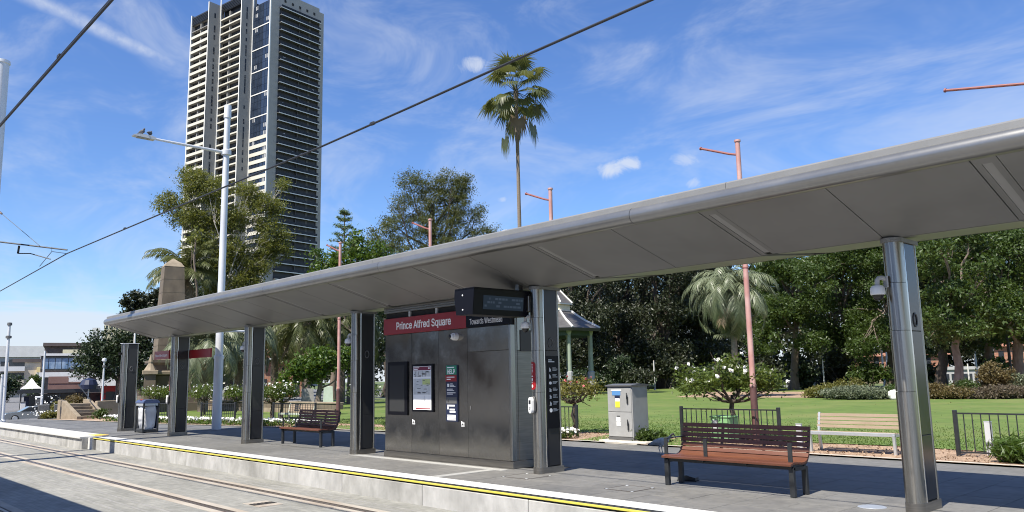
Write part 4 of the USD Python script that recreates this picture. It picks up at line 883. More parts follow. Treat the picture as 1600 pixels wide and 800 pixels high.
# silver lamp post
t = thing("lamp_post", "tall silver lamp post with one long arm before the gum tree", "lamp post", (-28.26, 12.02, 0))
obj("shaft", MB().tube([(0, 0, 0), (0, 0, 2.5), (0, 0, 2.52), (0, 0, 11.9)], [.165, .155, .135, .105], 18), M["galv"], t, 40)
obj("collar", MB().lathe([(.135, 2.47), (.175, 2.48), (.175, 2.6), (.135, 2.62)], 18), M["galv"], t, 40)
obj("collar", MB().lathe([(.11, 10.0), (.18, 10.03), (.18, 10.2), (.11, 10.24)], 18), M["galv"], t, 40)
obj("top_sleeve", MB().lathe([(.105, 11.45), (.135, 11.46), (.13, 11.95), (0, 11.97)], 18), M["galv"], t, 40)
tipp = at_x(228, 214, -28.26)-np.array([-28.26, 12.02, 0])
del tipp
obj("arm", MB().tube([(0, 0, 10.12), (0, -1.2, 10.13), (0, -2.62, 10.15)], [.06, .05, .04], 10), M["galv"], t, 40)
hd = obj("lamp_head", MB().prism([(-3.30, 10.12), (-2.60, 10.09), (-2.56, 10.16), (-2.75, 10.22), (-3.15, 10.21), (-3.32, 10.15)], -.13, .13, "x"), M["galv"], t)
obj("lamp_glass", B(-.10, -3.18, 10.09, .10, -2.75, 10.117), M["diffuser"], hd)
obj("low_arm", MB().tube([(0, 0, 3.48), (0, 1.6, 3.50)], .045, 10), M["galv"], t, 40)

def cloudhull(pts, rads, n=14):
    return m3.Manifold.batch_hull([m3.Manifold.sphere(r, n).translate(tuple(map(float, p))) for p, r in zip(pts, rads)])
def chain(joints, edge=0.02, it=6):
    parts = [cloudhull(j[0], j[1]) for j in joints]
    m_ = m3.Manifold.batch_boolean(parts, m3.OpType.Add).refine_to_length(edge).to_mesh()
    tm = trimesh.Trimesh(m_.vert_properties[:, :3], m_.tri_verts); trimesh.smoothing.filter_taubin(tm, iterations=it); return tm
birdmat = usdkit.material(stage, "/World/Looks/ibis_feathers", {
    "t": ("texture_coordinate", {}), "s": ("separate_xyz", {}), "n": ("noise_texture", dict(scale=30.0, detail=4.0)),
    "a": ("map_range", dict(from_min=-.5, from_max=.5)), "r": ("rgb_ramp", dict(ramp=[(0.0, (.03, .03, .03)), (.245, (.03, .03, .032)), (.275, (.36, .35, .33)), (.60, (.48, .465, .44)), (.685, (.40, .385, .36)), (.70, (.025, .024, .024)), (1.0, (.02, .02, .02))])),
    "v": ("map_range", dict(from_min=.3, from_max=.7, to_min=.75, to_max=1.15)), "h": ("hsv", dict(hue=.5, saturation=1.0, fac=1.0)), "p": ("principled_bsdf", dict(roughness=.7))},
    [("t.object", "s.vector"), ("s.x", "a.value"), ("a.result", "r.fac"), ("n.fac", "v.value"), ("v.result", "h.value"), ("r.color", "h.color"), ("h.color", "p.base_color")], surface="p.BSDF")
ib = chain([
    ([(-.13, 0, .235), (.0, 0, .25), (.10, 0, .28)], [.055, .085, .055]), ([(-.13, 0, .235), (-.26, 0, .19)], [.05, .018]), ([(.08, 0, .28), (.165, 0, .33)], [.05, .027]),
    ([(.165, 0, .33), (.205, 0, .385)], [.026, .020]), ([(.205, 0, .385), (.245, 0, .405)], [.02, .024]), ([(.245, 0, .405), (.285, 0, .37)], [.02, .010]), ([(.285, 0, .37), (.30, 0, .31)], [.010, .008]), ([(.30, 0, .31), (.295, 0, .25)], [.008, .005]),
    ([(-.01, .035, .20), (.0, .035, .13)], [.026, .011]), ([(-.01, -.035, .20), (-.05, -.035, .135)], [.026, .011]), ([(.0, .035, .13), (.02, .035, .012)], [.010, .008]), ([(-.05, -.035, .135), (-.02, -.035, .012)], [.010, .008]),
    ([(.02, .035, .009), (.085, .035, .006)], [.009, .005]), ([(.02, .035, .009), (.06, .065, .006)], [.008, .005]), ([(-.02, -.035, .009), (.045, -.035, .006)], [.009, .005]), ([(-.02, -.035, .009), (.02, -.065, .006)], [.008, .005])], .014, 4)
ibx = at_z(1034, 710)
q = thing("ibis", "grey ibis with black curved bill standing behind the nearer brown bench", "bird", (ibx[0], ibx[1], 0), .55)
obj("body", ib, birdmat, q, True)
pg = chain([([(-.07, 0, .09), (.03, 0, .10)], [.045, .06]), ([(-.07, 0, .09), (-.19, 0, .06)], [.035, .012]), ([(.05, 0, .11), (.09, 0, .17)], [.035, .026]), ([(.09, 0, .175), (.125, 0, .165)], [.024, .006]), ([(.0, .02, .05), (.0, .02, .0)], [.012, .008]), ([(.0, -.02, .05), (.0, -.02, .0)], [.012, .008])], .02, 3)
pgm = mat("pigeon_grey", (.05, .052, .06), (.09, .09, .10), 9, .7)
for dy, r_, l in ((-3.02, .4, "grey pigeon at the outer end of the lamp head"), (-2.76, 2.4, "grey pigeon nearer the post on the lamp head")):
    q = thing("pigeon", l, "bird", (-28.26, 12.02+dy, 10.215), r_); obj("body", pg.copy().apply_scale(1.15), pgm, q, True)

# ================================================================ OVERHEAD LINE
def wire(name, pts, r, label, clips=()):
    t = thing(name, label, "wire", pts[0]); p = np.array(pts)-np.array(pts[0])
    obj("cable", MB().tube(p, r, 8), M["wire"], t, True)
    for c in clips: c = np.array(c)-np.array(pts[0]); obj("clamp", B(c[0]-.05, c[1]-.022, c[2]-.022, c[0]+.05, c[1]+.022, c[2]+.022, .006), M["wire"], t)
    return t
w1p = [(-60, 6.2, 5.38)]+[tuple(at_y(px, py, 6.2)) for px, py in ((0, 455), (105, 396), (350, 292.5), (500, 230), (640, 168), (800, 96), (1015, 1))]+[(6, 6.2, 5.36)]
w1p[0] = (-70, 6.2, w1p[1][2]+.05)
wire("contact_wire", w1p, .016, "dark overhead wire crossing the picture to the top centre", [at_y(195, 357, 6.2), at_y(582, 193, 6.2)])
w2p = [(-70, 2.4, 5.62), (-30, 2.4, 5.60)]+[tuple(at_y(px, py, 2.4)) for px, py in ((0, 197), (90, 95), (175, 0))]+[(6, 2.4, 5.68)]
wire("contact_wire", w2p, .016, "dark overhead wire crossing the upper left corner", [at_y(93, 88, 2.4)])
wire("catenary_wire", [(p[0], p[1], p[2]+.035) for p in w2p[1:]], .007, "thin wire riding on the upper left overhead wire")
mast = thing("line_mast", "pale mast rising past the left edge with a bracket over the tracks", "mast", (-27.2, 4.2, TB))
obj("shaft", MB().tube([(0, 0, 0), (0, 0, 8.4)], [.15, .12], 16), M["galv"], mast, 40)
o = np.array([-27.2, 4.2, TB])
e0, e1 = at_y(0, 378, 5.0), at_y(105, 390.5, 6.45)
ea = e0+(e0-e1)*((5.0-4.2)/(6.45-5.0)); 
obj("bracket_tube", MB().tube([ea-o, e1-o], .022, 8), M["wire"], mast)
h0 = at_y(62, 384, 5.85); obj("tie_wire", MB().tube([np.array([ea[0], 4.25, ea[2]+1.6])-o, h0-o], .008, 6), M["wire"], mast)
for px, py in ((8, 325), (22, 341)):
    s_ = np.array([ea[0], 4.25, ea[2]+1.6]); f_ = .30 if px < 15 else .42; c = s_+(h0-s_)*f_; dd = (h0-s_)/np.linalg.norm(h0-s_)
    obj("insulator", MB().tube([c-dd*.14-o, c+dd*.14-o], .03, 8), M["insul"], mast)
g0 = at_y(30, 384, 5.45); g1 = at_y(28, 396, 5.45); g2 = at_y(47, 396, 5.7); g3v = at_y(79, 405, 6.15)
obj("drop_bracket", MB().tube([g0-o, g1-o], .03, 8), M["wire"], mast)
obj("steady_arm", MB().tube([g1-o, g2-o, g3v-o], .015, 8), M["wire"], mast)
d0 = at_y(81, 386, 6.2); d1 = at_y(81, 393, 6.2); d2 = at_y(62, 416, 6.2); d3 = at_y(103, 396, 6.2)
obj("dropper", MB().tube([d0-o, d1-o, d2-o], .010, 6), M["wire"], mast); obj("dropper", MB().tube([d1-o, d3-o], .010, 6), M["wire"], mast)
pt = at_y(3, 100, 4.2)
m2 = thing("line_mast", "tall pale mast standing nearer, cut by the left edge", "mast", (pt[0]-.03, 4.2, TB))
obj("shaft", MB().tube([(0, 0, 0), (0, 0, pt[2]-TB)], [.24, .19], 18), M["galv"], m2, 40); obj("cap", MB().lathe([(.19, pt[2]-TB), (.215, pt[2]-TB+.02), (.21, pt[2]-TB+.10), (0, pt[2]-TB+.12)], 18), M["galv"], m2, 40)

# ================================================================ TOWER
PU = np.array([-0.985, -0.1725]); PU /= np.linalg.norm(PU); PV = np.array([PU[1], -PU[0]]); P0 = np.array([-276.84, 133.56])
tw = thing("apartment_tower", "very tall pale apartment tower with stacked balconies and a dark glass strip", "building", (P0[0], P0[1], -2))
def tb(m_, u0, v0, z0, u1, v1, z1):
    b_ = B(u0, v0, z0, u1, v1, z1).done(); v = b_.vertices
    w = np.stack([v[:, 0]*PU[0]+v[:, 1]*PV[0], v[:, 0]*PU[1]+v[:, 1]*PV[1], v[:, 2]], 1); f = b_.faces
    if PU[0]*PV[1]-PU[1]*PV[0] < 0: f = f[:, ::-1]
    return m_.add(w, f)
TOP, FH, NF = 156.5, 3.09, 50
U1, U2, U3, V1, V2 = 11.74, 26.37, 39.05, -5.17, -10.23
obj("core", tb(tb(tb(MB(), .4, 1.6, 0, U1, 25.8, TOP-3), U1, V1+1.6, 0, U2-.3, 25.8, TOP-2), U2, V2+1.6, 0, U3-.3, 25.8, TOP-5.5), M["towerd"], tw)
wl = lambda *a: obj("wall", tb(MB(), *a), M["tower"], tw)
wl(0, .0, 0, .45, 4.04, TOP+1); wl(0, 23.75, 0, .45, 26.07, TOP-1); wl(0, 4.04, TOP-6.0, .6, 23.75, TOP+.5)
wl(.2, 25.6, 0, U3, 26.07, TOP-4)
wl(U1-.02, V1, 0, U1+.42, 1.7, TOP+1.5); wl(U2-.02, V2, 0, U2+.42, V1+1.7, TOP-1); wl(U3-.42, V2-.1, 0, U3, 25.6, TOP-3.5)
obj("wall", tb(tb(MB(), U1, V1-.02, 0, U1+.5, V1+.3, TOP+1.5), U2-.5, V1-.02, 0, U2, V1+.3, TOP+1.5), M["towerw"], tw)
obj("wall", tb(tb(MB(), U2, V2-.02, 0, U2+.5, V2+.3, TOP-1), U3-.5, V2-.12, 0, U3+.02, V2+.3, TOP-3.5), M["towerw"], tw)
obj("wall", tb(tb(MB(), -.02, -.25, 0, .5, .2, TOP+1), U1-.55, -.25, 0, U1-.03, .3, TOP+1.5), M["towerw"], tw)
for k in range(5): obj("top_opening", tb(MB(), -.12, 6.2+k*3.6, TOP-3.4, .1, 7.1+k*3.6, TOP-2.3), M["gap"], tw)
for (u0, u1, v, z) in ((U1+.6, U2-.6, V1, TOP-4.2), (U2+.6, U3-.6, V2, TOP-8.0)):
    obj("crown_louvre", tb(MB(), u0, v+.2, z, u1, v+.6, z+3.6), M["towerd"], tw)
    for k in range(5): obj("louvre_bar", tb(MB(), u0+.3, v+.05, z+.3+k*.62, u1-.3, v+.19, z+.52+k*.62), M["towerb"], tw)
rt_ = random.Random(7)
for k in range(NF):
    z = TOP-6.6-k*FH
    if z < 4: break
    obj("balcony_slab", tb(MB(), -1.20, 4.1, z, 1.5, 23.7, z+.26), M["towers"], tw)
    obj("slab_edge", tb(MB(), -1.28, 4.08, z-.02, -1.205, 23.72, z+.28), M["towerw"], tw)
    obj("balustrade", tb(MB(), -1.20, 4.2, z+.35, -1.12, 23.6, z+1.30), M["towerb"], tw)
    cu = MB(); any_ = 0
    for q_ in range(9):
        if rt_.random() < .62: a = 5+q_*2.05+rt_.random()*.7; tb(cu, 1.35, a, z+.4, 1.55, a+rt_.uniform(.3, .85), z+2.8); any_ = 1
    if any_: obj("curtain", cu, M["curtain"], tw, kind="stuff")
    obj("balcony_divider", tb(MB(), -.2, 13.6, z+.36, 1.5, 13.85, z+FH-.02), M["towers"], tw); obj("balcony_divider", tb(MB(), .3, 18.6, z+.36, 1.5, 19.6, z+FH-.02), M["towers"], tw)
    for v_ in (5.2+rt_.random()*6, 14.2+rt_.random()*3.2, 20+rt_.random()*2):
        if rt_.random() < .55: obj("balcony_furniture", tb(MB(), -.95, v_, z+.30, -.35, v_+rt_.uniform(.4, 1.3), z+rt_.uniform(.9, 1.7)), M[rt_.choice(["curtain", "towers", "towerb"])], tw)
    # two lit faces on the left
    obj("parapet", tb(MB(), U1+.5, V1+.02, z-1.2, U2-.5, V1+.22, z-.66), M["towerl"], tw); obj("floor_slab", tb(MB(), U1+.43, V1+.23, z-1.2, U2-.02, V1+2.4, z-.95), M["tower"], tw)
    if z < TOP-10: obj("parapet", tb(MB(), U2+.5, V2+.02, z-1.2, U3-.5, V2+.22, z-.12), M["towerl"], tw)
    obj("floor_slab", tb(MB(), U2+.43, V2+.23, z-1.2, U3-.45, V2+2.4, z-.95), M["tower"], tw)
    for u0, v0 in ((U1+8.6, V1), (U2+6.2, V2)): obj("balcony_divider", tb(MB(), u0, v0+.6, z-.94, u0+.5, v0+2.2, z+FH-1.22), M["tower"], tw)
    # glass strip
    full = k < 17
    gz0, gz1 = z-1.0, z+FH-1.0
    obj("glass_band", tb(MB(), .5, -.06 if full else -.02, gz0+(.04 if full else 1.25), U1-.55, .3, gz1-.06), M["towerg"], tw)
    if not full or k % 3 == 2: obj("glass_band_edge", tb(MB(), .5, -.22, gz0-.28, U1-.55, .32, gz0+(.12 if full else 1.15)), M["towerl"] if not full else M["towerw"], tw)
    for q_ in range(1, 5): obj("glass_mullion", tb(MB(), .5+q_*2.14, -.11, gz0+(.05 if full else 1.3), .58+q_*2.14, -.03, gz1-.1), M["towerb"], tw)
    if rt_.random() < .5:
        a = rt_.choice([1.2, 8.2]); obj("curtain", tb(tb(MB(), a, -.10, gz0+1.2, a+.5, -.065, gz1-.3), a+.9, -.10, gz0+1.2, a+1.4, -.065, gz1-.3), M["curtain"], tw)
    for u0, v0, v1 in ((U1, V1+2.2, V1+2.8), (U2, V2+2.4, V2+3.1)):
        if rt_.random() < .8: obj("slot_window", tb(MB(), u0-.06, v0, z-.5, u0+.1, v1, z+rt_.choice([.9, 1.5, 2.4])), M["windark"], tw)

# ================================================================ PLANTS
def merged(pairs):
    m_ = MB()
    for v, f in pairs: m_.add(v, f)
    return m_
def rose(x, y, w, z0, z1, label, seed, n=2600, blooms=40, colour="petal", leaf="rose", lean=0.0, spare=1.0):
    rng = np.random.default_rng(seed); t = thing("rose_tree", label, "rose tree", (x, y, 0.02), group=None)
    st = MB(); h = z0+.04; st.tube(limb((0, 0, -.05), (lean*.3, 0, h), rng, 0, 6), np.linspace(.07, .055, 6), 8)
    tips = []
    for k in range(9):
        a = k/9*2*PI+rng.uniform(-.3, .3); r_ = w/2*rng.uniform(.45, .92)
        e = np.array([math.cos(a)*r_+lean, math.sin(a)*r_*.75, rng.uniform(z0+.12, z1-.15)]); p = limb((lean*.3, 0, h-.05), e, rng, -.06, 6); st.tube(p, np.linspace(.04, .010, 6), 6); tips.append(e)
        for _ in range(2):
            e2 = e+rng.normal(size=3)*np.array([.25, .2, .18]); st.tube(limb(p[3], e2, rng, 0, 4), np.linspace(.015, .005, 4), 5); tips.append(e2)
    obj("stem", st, M["barkdark"], t, True)
    bl = []
    for k in range(24):
        a = rng.uniform(0, 2*PI); r_ = w/2*math.sqrt(rng.uniform(.05, .85)); zz = z0+.1+(z1-z0-.1)*(1-.55*(r_/(w/2))**2)*rng.uniform(.35, .95)
        bl.append(((math.cos(a)*r_+lean, math.sin(a)*r_*.75, zz), (.26*spare, .24, .16)))
    cs = np.array([b_[0] for b_ in bl]); P = cs[rng.integers(0, len(cs), n)]+rng.normal(size=(n, 3))*np.array([.17, .15, .105])*spare
    obj("foliage", MB().add(*cards(P, .085, rng, .5, .62)), LF[leaf], t)
    fl = MB()
    top = cs[rng.integers(0, len(cs), blooms)]+rng.normal(size=(blooms, 3))*np.array([.18, .16, .06])+[0, -.03, .14]
    for c in top:
        s_ = rng.uniform(.028, .058) if w > 2 else rng.uniform(.02, .045)
        for q_ in range(9):
            d = rng.normal(size=3); d /= np.linalg.norm(d); v, f = cards((c+d*s_*.55)[None], s_*1.7, rng, .2, .9); fl.add(v, f)
    obj("blooms", fl, M[colour], t)
    return t
rose(-10.50, 16.95, 2.75, .92, 1.98, "large pale rose tree with white blooms behind the nearer brown bench", 11, 6500, 60)
rose(-15.55, 16.9, 1.7, .85, 1.48, "open gnarled rose tree with pink blooms left of the utility cabinet", 12, 1500, 26, "pinkpetal", "yellowg", spare=1.0)
for k, (px, w, l) in enumerate(((242, 1.75, "white rose tree just right of the rubbish bin"), (318, 1.8, "white rose tree just left of the tall lamp post"), (368, 1.7, "white rose tree just right of the tall lamp post"), (424, 1.9, "white rose tree behind the far column, left of the far bench"), (566, 1.6, "rose tree with few blooms beside the column left of the cabin"), (440, 1.5, "white rose tree behind the mint framed garden bench"))):
    p = at_z(px, 649 if px < 400 else 656); rose(p[0], p[1], w, .72, 1.55, l, 20+k, 1900, 34 if px < 500 else 10, "petal", "rose" if px < 500 else "mid")
rose(-21.4, 17.0, 1.4, .6, 1.1, "low rose bush seen between the column and the cabin", 31, 900, 14)

def shrub(name, label, cen, rad, leaf, seed, n_per=24, size=.11, clump=.18, cpm=3.5, cat="shrub", stems=True, group=None, upbias=.35, aspect=.5, fill=.45):
    rng = np.random.default_rng(seed); c = np.asarray(cen, float); t = thing(name, label, cat, (c[0], c[1], float(zterr(c[0], c[1]))), group=group); r = np.broadcast_to(np.asarray(rad, float), (3,))
    if stems:
        s_ = MB()
        for k in range(7): s_.tube(limb((rng.uniform(-.3, .3)*r[0], rng.uniform(-.3, .3)*r[1], -.05), (rng.uniform(-.7, .7)*r[0], rng.uniform(-.7, .7)*r[1], r[2]*rng.uniform(.6, 1.4)), rng, 0, 4), np.linspace(.03, .01, 4), 5)
        obj("stems", s_, M["bark"], t)
    sub = [((rng.uniform(-.6, .6)*r[0], rng.uniform(-.6, .6)*r[1], r[2]*rng.uniform(.4, 1.15)), r*rng.uniform(.35, .6)) for _ in range(max(5, int(4*r[0]/max(r[2], .2))))]
    v, f = blobs_leaves(sub, n_per, size, rng, clump, fill, cpm, upbias, aspect); v[:, 2] = np.maximum(v[:, 2], .01)
    obj("foliage", MB().add(v, f), LF[leaf], t); return t
# flower border of white bedding plants on the left
def border(xa, xb, label, seed, off=.25):
    rng = np.random.default_rng(seed); n = int(abs(xb-xa)*330); x = rng.uniform(xa, xb, n); y = kerb_y(x, off)+rng.normal(size=n)*.22+.25
    t = thing("flower_border", label, "flower bed", ((xa+xb)/2, kerb_y((xa+xb)/2), 0)); o_ = np.array([(xa+xb)/2, kerb_y((xa+xb)/2), 0])
    obj("leaves", MB().add(*cards(np.stack([x, y, rng.uniform(.03, .22, n)], 1)-o_, .10, rng, .6, .6)), LF["bright"], t, kind="stuff")
    k = n//3; obj("blooms", MB().add(*cards(np.stack([x[:k], y[:k], rng.uniform(.17, .28, k)], 1)-o_, .09, rng, 1.2, .9)), M["petal"], t, kind="stuff")
border(-40, -35.2, "white flower border between the bin and the flag column", 1); border(-34.9, -31.2, "white flower border left and right of the tall lamp post", 2); border(-30.9, -27.6, "white flower border in front of the mint framed bench", 3)
border(-16.2, -14.4, "small white flower clump left of the utility cabinet", 4); border(-27.0, -25.6, "small white flower clump by the far railing post", 6)
shrub("grass_clump", "bright strappy green clump at the foot of the right hand railing", (-4.15, 15.75, 0), (.55, .32, .22), "bright", 41, 30, .22, .14, 7, "plant", False, None, -.1, .12)
shrub("grass_clump", "small green clump at the far right end of the railing bed", (-3.15, 15.9, 0), (.4, .3, .2), "yellowg", 42, 30, .2, .14, 6, "plant", False, None, -.1, .14)
shrub("low_bush", "small leafy bush with white flowers behind the brown bench's left arm", (-12.0, 15.7, 0), (.4, .25, .16), "mid", 43, 26, .09, .12, 6)
shrub("low_bush", "small rounded bush at the foot of the column left of the cabin", (-22.4, 15.6, 0), (.45, .3, .2), "mid", 44, 26, .09, .12, 6)
# shrub bed along the right hand end of the lawn
SB = [("grey_shrub", "low spreading grey green shrub at the lawn edge, left of the white rock", 1345, 618, 58, 11, "grey", 51), ("rust_shrub", "rusty brown low shrub just right of the large column", 1478, 617, 42, 14, "rust", 52), ("green_shrub", "green low shrub right behind the large column's right side", 1418, 612, 24, 13, "mid", 53),
      ("maroon_shrub", "dull maroon low shrub near the right edge of the lawn", 1560, 619, 48, 11, "purple", 54), ("yellow_shrub", "yellowish leafy shrub behind the pale garden bench's left end", 1290, 605, 32, 12, "yellowg", 55), ("tall_shrub", "tall loose brownish shrub under the right hand trees", 1562, 606, 34, 32, "rust", 56), ("silver_shrub", "pale silvery shrub at the right edge", 1594, 612, 16, 24, "grey", 57), ("green_shrub", "mid green shrub between the rusty and tall shrubs", 1520, 608, 26, 16, "mid", 58), ("yellow_shrub", "yellow green spiky shrub left of the white rock", 1330, 600, 22, 18, "yellowg", 59), ("green_shrub", "rounded shrub in front of the parked cars' hedge", 1400, 603, 24, 12, "mid", 60)]
for nm, l, px, py, rx, rz, lf, sd in SB:
    d = 1.6*FPX/((py-(613-.0198*(px+380)))*1.0) if py > 612 else 52
    c = at_d(px, py, 50 if py > 614 else 53); s_ = np.dot(c-EYEP, fw)/FPX
    shrub(nm, l, (c[0], c[1], 0), (rx*s_, min(rx*s_, 1.6), rz*s_*1.05), lf, sd, 22, .13, .22, 3.5)
rk = trimesh.creation.icosphere(3, 1.0); v = rk.vertices; rk.vertices = v*np.array([.32, .28, .28])*(1+.5*(meshkit.fbm(v*1.6+2, 3, 1)-.5))[:, None]
c = at_d(1397, 614, 48.5); t = thing("garden_rock", "white rounded rock at the lawn edge just left of the large column", "rock", (c[0], c[1], .28)); obj("stone", rk, M["rock"], t, True)
struct("shrub_bed", MB().add([(-34, 47.5, .035), (0, 47.5, .035), (6, 62, .035), (-40, 62, .035)], [(0, 1, 2, 3)]), M["mulch"])

rg = np.random.default_rng(91); n_ = 450; fx_ = rg.uniform(-45, 0, n_); fy_ = np.array([kerb_y(x, 2.6) for x in fx_])+np.abs(rg.normal(size=n_))*14
fl_ = obj("fallen_leaves", MB().add(*cards(np.stack([fx_, fy_, 0*fx_+.045], 1), .085, rg, 2.5)), LF["dead"]); tag(fl_, "scattered dry fallen leaves lying on the lawn", "leaves", kind="stuff")
# ---------------------------------------------------------------- palms
def feather(L_, el, droop, rng, n=24, leaf=.55, wid=.095):
    "arching feather frond along +x from the origin"
    t_ = np.linspace(0, 1, 9); ang = el-droop*t_**1.3; dx = np.cos(ang)*L_/8; dz = np.sin(ang)*L_/8
    p = np.stack([np.concatenate([[0], np.cumsum(dx[:-1])]), 0*t_, np.concatenate([[0], np.cumsum(dz[:-1])])], 1)
    m_ = MB().tube(p, np.linspace(.035, .008, 9), 4, False)
    s_ = np.repeat(np.linspace(.15, 1, n), 2); side = np.tile([1, -1], n)
    q = np.stack([np.interp(s_, t_, p[:, k]) for k in range(3)], 1); a = np.interp(s_, t_, ang)
    fw_ = np.stack([np.cos(a), 0*a, np.sin(a)], 1); ll = leaf*(1-.55*(s_-.3)**2*1.6)*rng.uniform(.8, 1.15, 2*n)
    d = fw_*.55+np.stack([0*a, side*.8, 0*a-.35+rng.normal(size=2*n)*.12], 1); d /= np.linalg.norm(d, axis=1, keepdims=True)
    mid = q+d*ll[:, None]*.5; tip = q+d*ll[:, None]; tip[:, 2] -= ll*.28; w = fw_*wid/2
    v = np.stack([q-w*.6, q+w*.6, mid+w, mid-w, tip], 1).reshape(-1, 3); b = np.arange(2*n)[:, None]*5
    m_.add(v, np.vstack([b+[0, 1, 2], b+[0, 2, 3], b+[3, 2, 4]])); return m_
def place(m_, az, o=(0, 0, 0)):
    d = m_.done(); d.vertices = rotz(d.vertices, az)+np.asarray(o, float); return d
def feather_palm(label, base, H, r0, L_, n, leafm, seed, droop=2.2, bark="palmbark", dead=0, skirt=False, leaf=.55, spread=1.0):
    rng = np.random.default_rng(seed); t = thing("feather_palm", label, "palm tree", base, group=None)
    obj("trunk", MB().tube([(0, 0, -.1), (.05, 0, H*.5), (0, 0, H)], [r0*1.25, r0, r0*1.05], 12), M[bark], t, True)
    if skirt: obj("leaf_bases", MB().lathe([(r0, H-1.5), (r0*1.5, H-1.0), (r0*1.75, H-.4), (r0*1.1, H+.1), (0, H+.2)], 12), M["palmskirt"], t)
    obj("crown_heart", MB().lathe([(r0, H-.5), (r0*1.5, H-.15), (r0*1.2, H+.3), (0, H+.55)], 10), M["bark"], t)
    for k in range(n):
        u = k/n; el = 1.45-spread*2.0*u**.8+rng.normal()*.1; az = k*2.39996+rng.normal()*.15
        obj("frond", place(feather(L_*rng.uniform(.85, 1.1), el, droop*rng.uniform(.75, 1.15), rng, leaf=leaf), az, (0, 0, H+.1)), LF[leafm], t)
    for k in range(dead):
        obj("dead_frond", place(feather(L_*rng.uniform(.6, .9), -.7+rng.normal()*.2, .9, rng, leaf=leaf*.8), k*2.4, (0, 0, H-.25)), LF["dead"], t)
    return t
def fan_palm(label, base, H, r0, seed, n=32, pet=2.2, blade=1.5, fronds=None):
    rng = np.random.default_rng(seed); t = thing("fan_palm", label, "palm tree", base)
    obj("trunk", MB().tube([(0, 0, -.1), (.1, 0, H*.4), (.05, 0, H*.8), (0, 0, H)], [r0*1.5, r0, r0*.85, r0*.9], 12), M["palmbark"], t, True)
    obj("crown_heart", MB().lathe([(r0*.8, H-.9), (r0*1.3, H-.4), (r0*1.2, H+.1), (0, H+.5)], 10), M["bark"], t)
    def frond(el, L_, bl, dead):
        p = np.array([[0, 0, 0], [math.cos(el)*L_*.5, 0, math.sin(el)*L_*.5+.05], [math.cos(el)*L_, 0, math.sin(el)*L_-.08]])
        m_ = MB().tube(p, [.035, .025, .02], 4, False); o_ = p[2]; fwd = np.array([math.cos(el-.35), 0, math.sin(el-.35)]); sd = np.array([0, 1.0, 0])
        k = 26; V = []; dr = rng.uniform(.35, .8)
        for a in np.linspace(-2.05, 2.05, k):
            d = fwd*math.cos(a)+sd*math.sin(a); ll = bl*(1-.12*abs(a))*rng.uniform(.85, 1.1); w = np.cross(d, np.cross(fwd, sd)); w /= np.linalg.norm(w)
            m1 = o_+d*ll*.55; d2 = d*(.75 if not dead else .3)+np.array([0, 0, -1.0])*(dr if not dead else 1.1); d2 /= np.linalg.norm(d2); tip = m1+d2*ll*.65+rng.normal(size=3)*.05
            V.append([o_, m1-w*.07, m1+w*.07, tip])
        V = np.array(V).reshape(-1, 3); b = np.arange(k)[:, None]*4; m_.add(V, np.vstack([b+[0, 1, 2], b+[2, 1, 3]])); return m_
    for k in range(n):
        u = k/n; el = 1.45-2.25*u**.9+rng.normal()*.16
        obj("frond", place(frond(el, pet*rng.uniform(.8, 1.15), blade*rng.uniform(.85, 1.1), False), k*2.39996+rng.normal()*.2, (0, 0, H)), LF["palm"], t)
    for k, (az, el) in enumerate(((2.5, -.95), (.35, -1.1), (-1.9, -1.3), (-.6, -1.2))):
        obj("dead_frond" if k > 2 else "frond", place(frond(el, pet*(1.1+.35*(k % 3)), blade*1.0, True), az, (0, 0, H-.25)), LF["dead" if k > 2 else "palm"], t)
    return t
b = at_d(815, 560, 62); fan_palm("very tall slender fan palm rising above the canopy", (b[0], b[1], 0), at_d(815, 143, 62)[2], .165, 5)
b = at_d(1150, 600, 56); feather_palm("grey green drooping feather palm behind the large pale rose tree", (b[0], b[1], 0), at_d(1150, 455, 56)[2], .19, 3.7, 64, "butia", 6, 2.5, dead=5, leaf=.95, spread=1.2)
for px, top, d, l, sd, L_, sk in ((318, 542, 50, "grey feather palm with orange leaf bases left of the lamp post", 61, 2.9, True), (372, 530, 54, "grey feather palm behind the lamp post's right side", 62, 3.2, False), (478, 512, 56, "shaggy feather palm with dry fronds behind the far bench", 63, 3.6, False), (428, 505, 60, "dark arching feather palm in front of the brick house", 64, 3.8, False), (284, 428, 62, "upright feather palm just right of the stone obelisk", 65, 3.2, False), (548, 516, 58, "feather palm with grey hanging fronds left of the cabin column", 66, 3.2, False)):
    b = at_d(px, 600, d); feather_palm(l, (b[0], b[1], 0), at_d(px, top, d)[2], .24, L_, 44, "butia" if px in (318, 372) else "palm", sd, 2.3 if px != 284 else 1.6, dead=8 if px in (478, 548) else 3, skirt=sk, leaf=.75, spread=1.0 if px != 284 else .75)

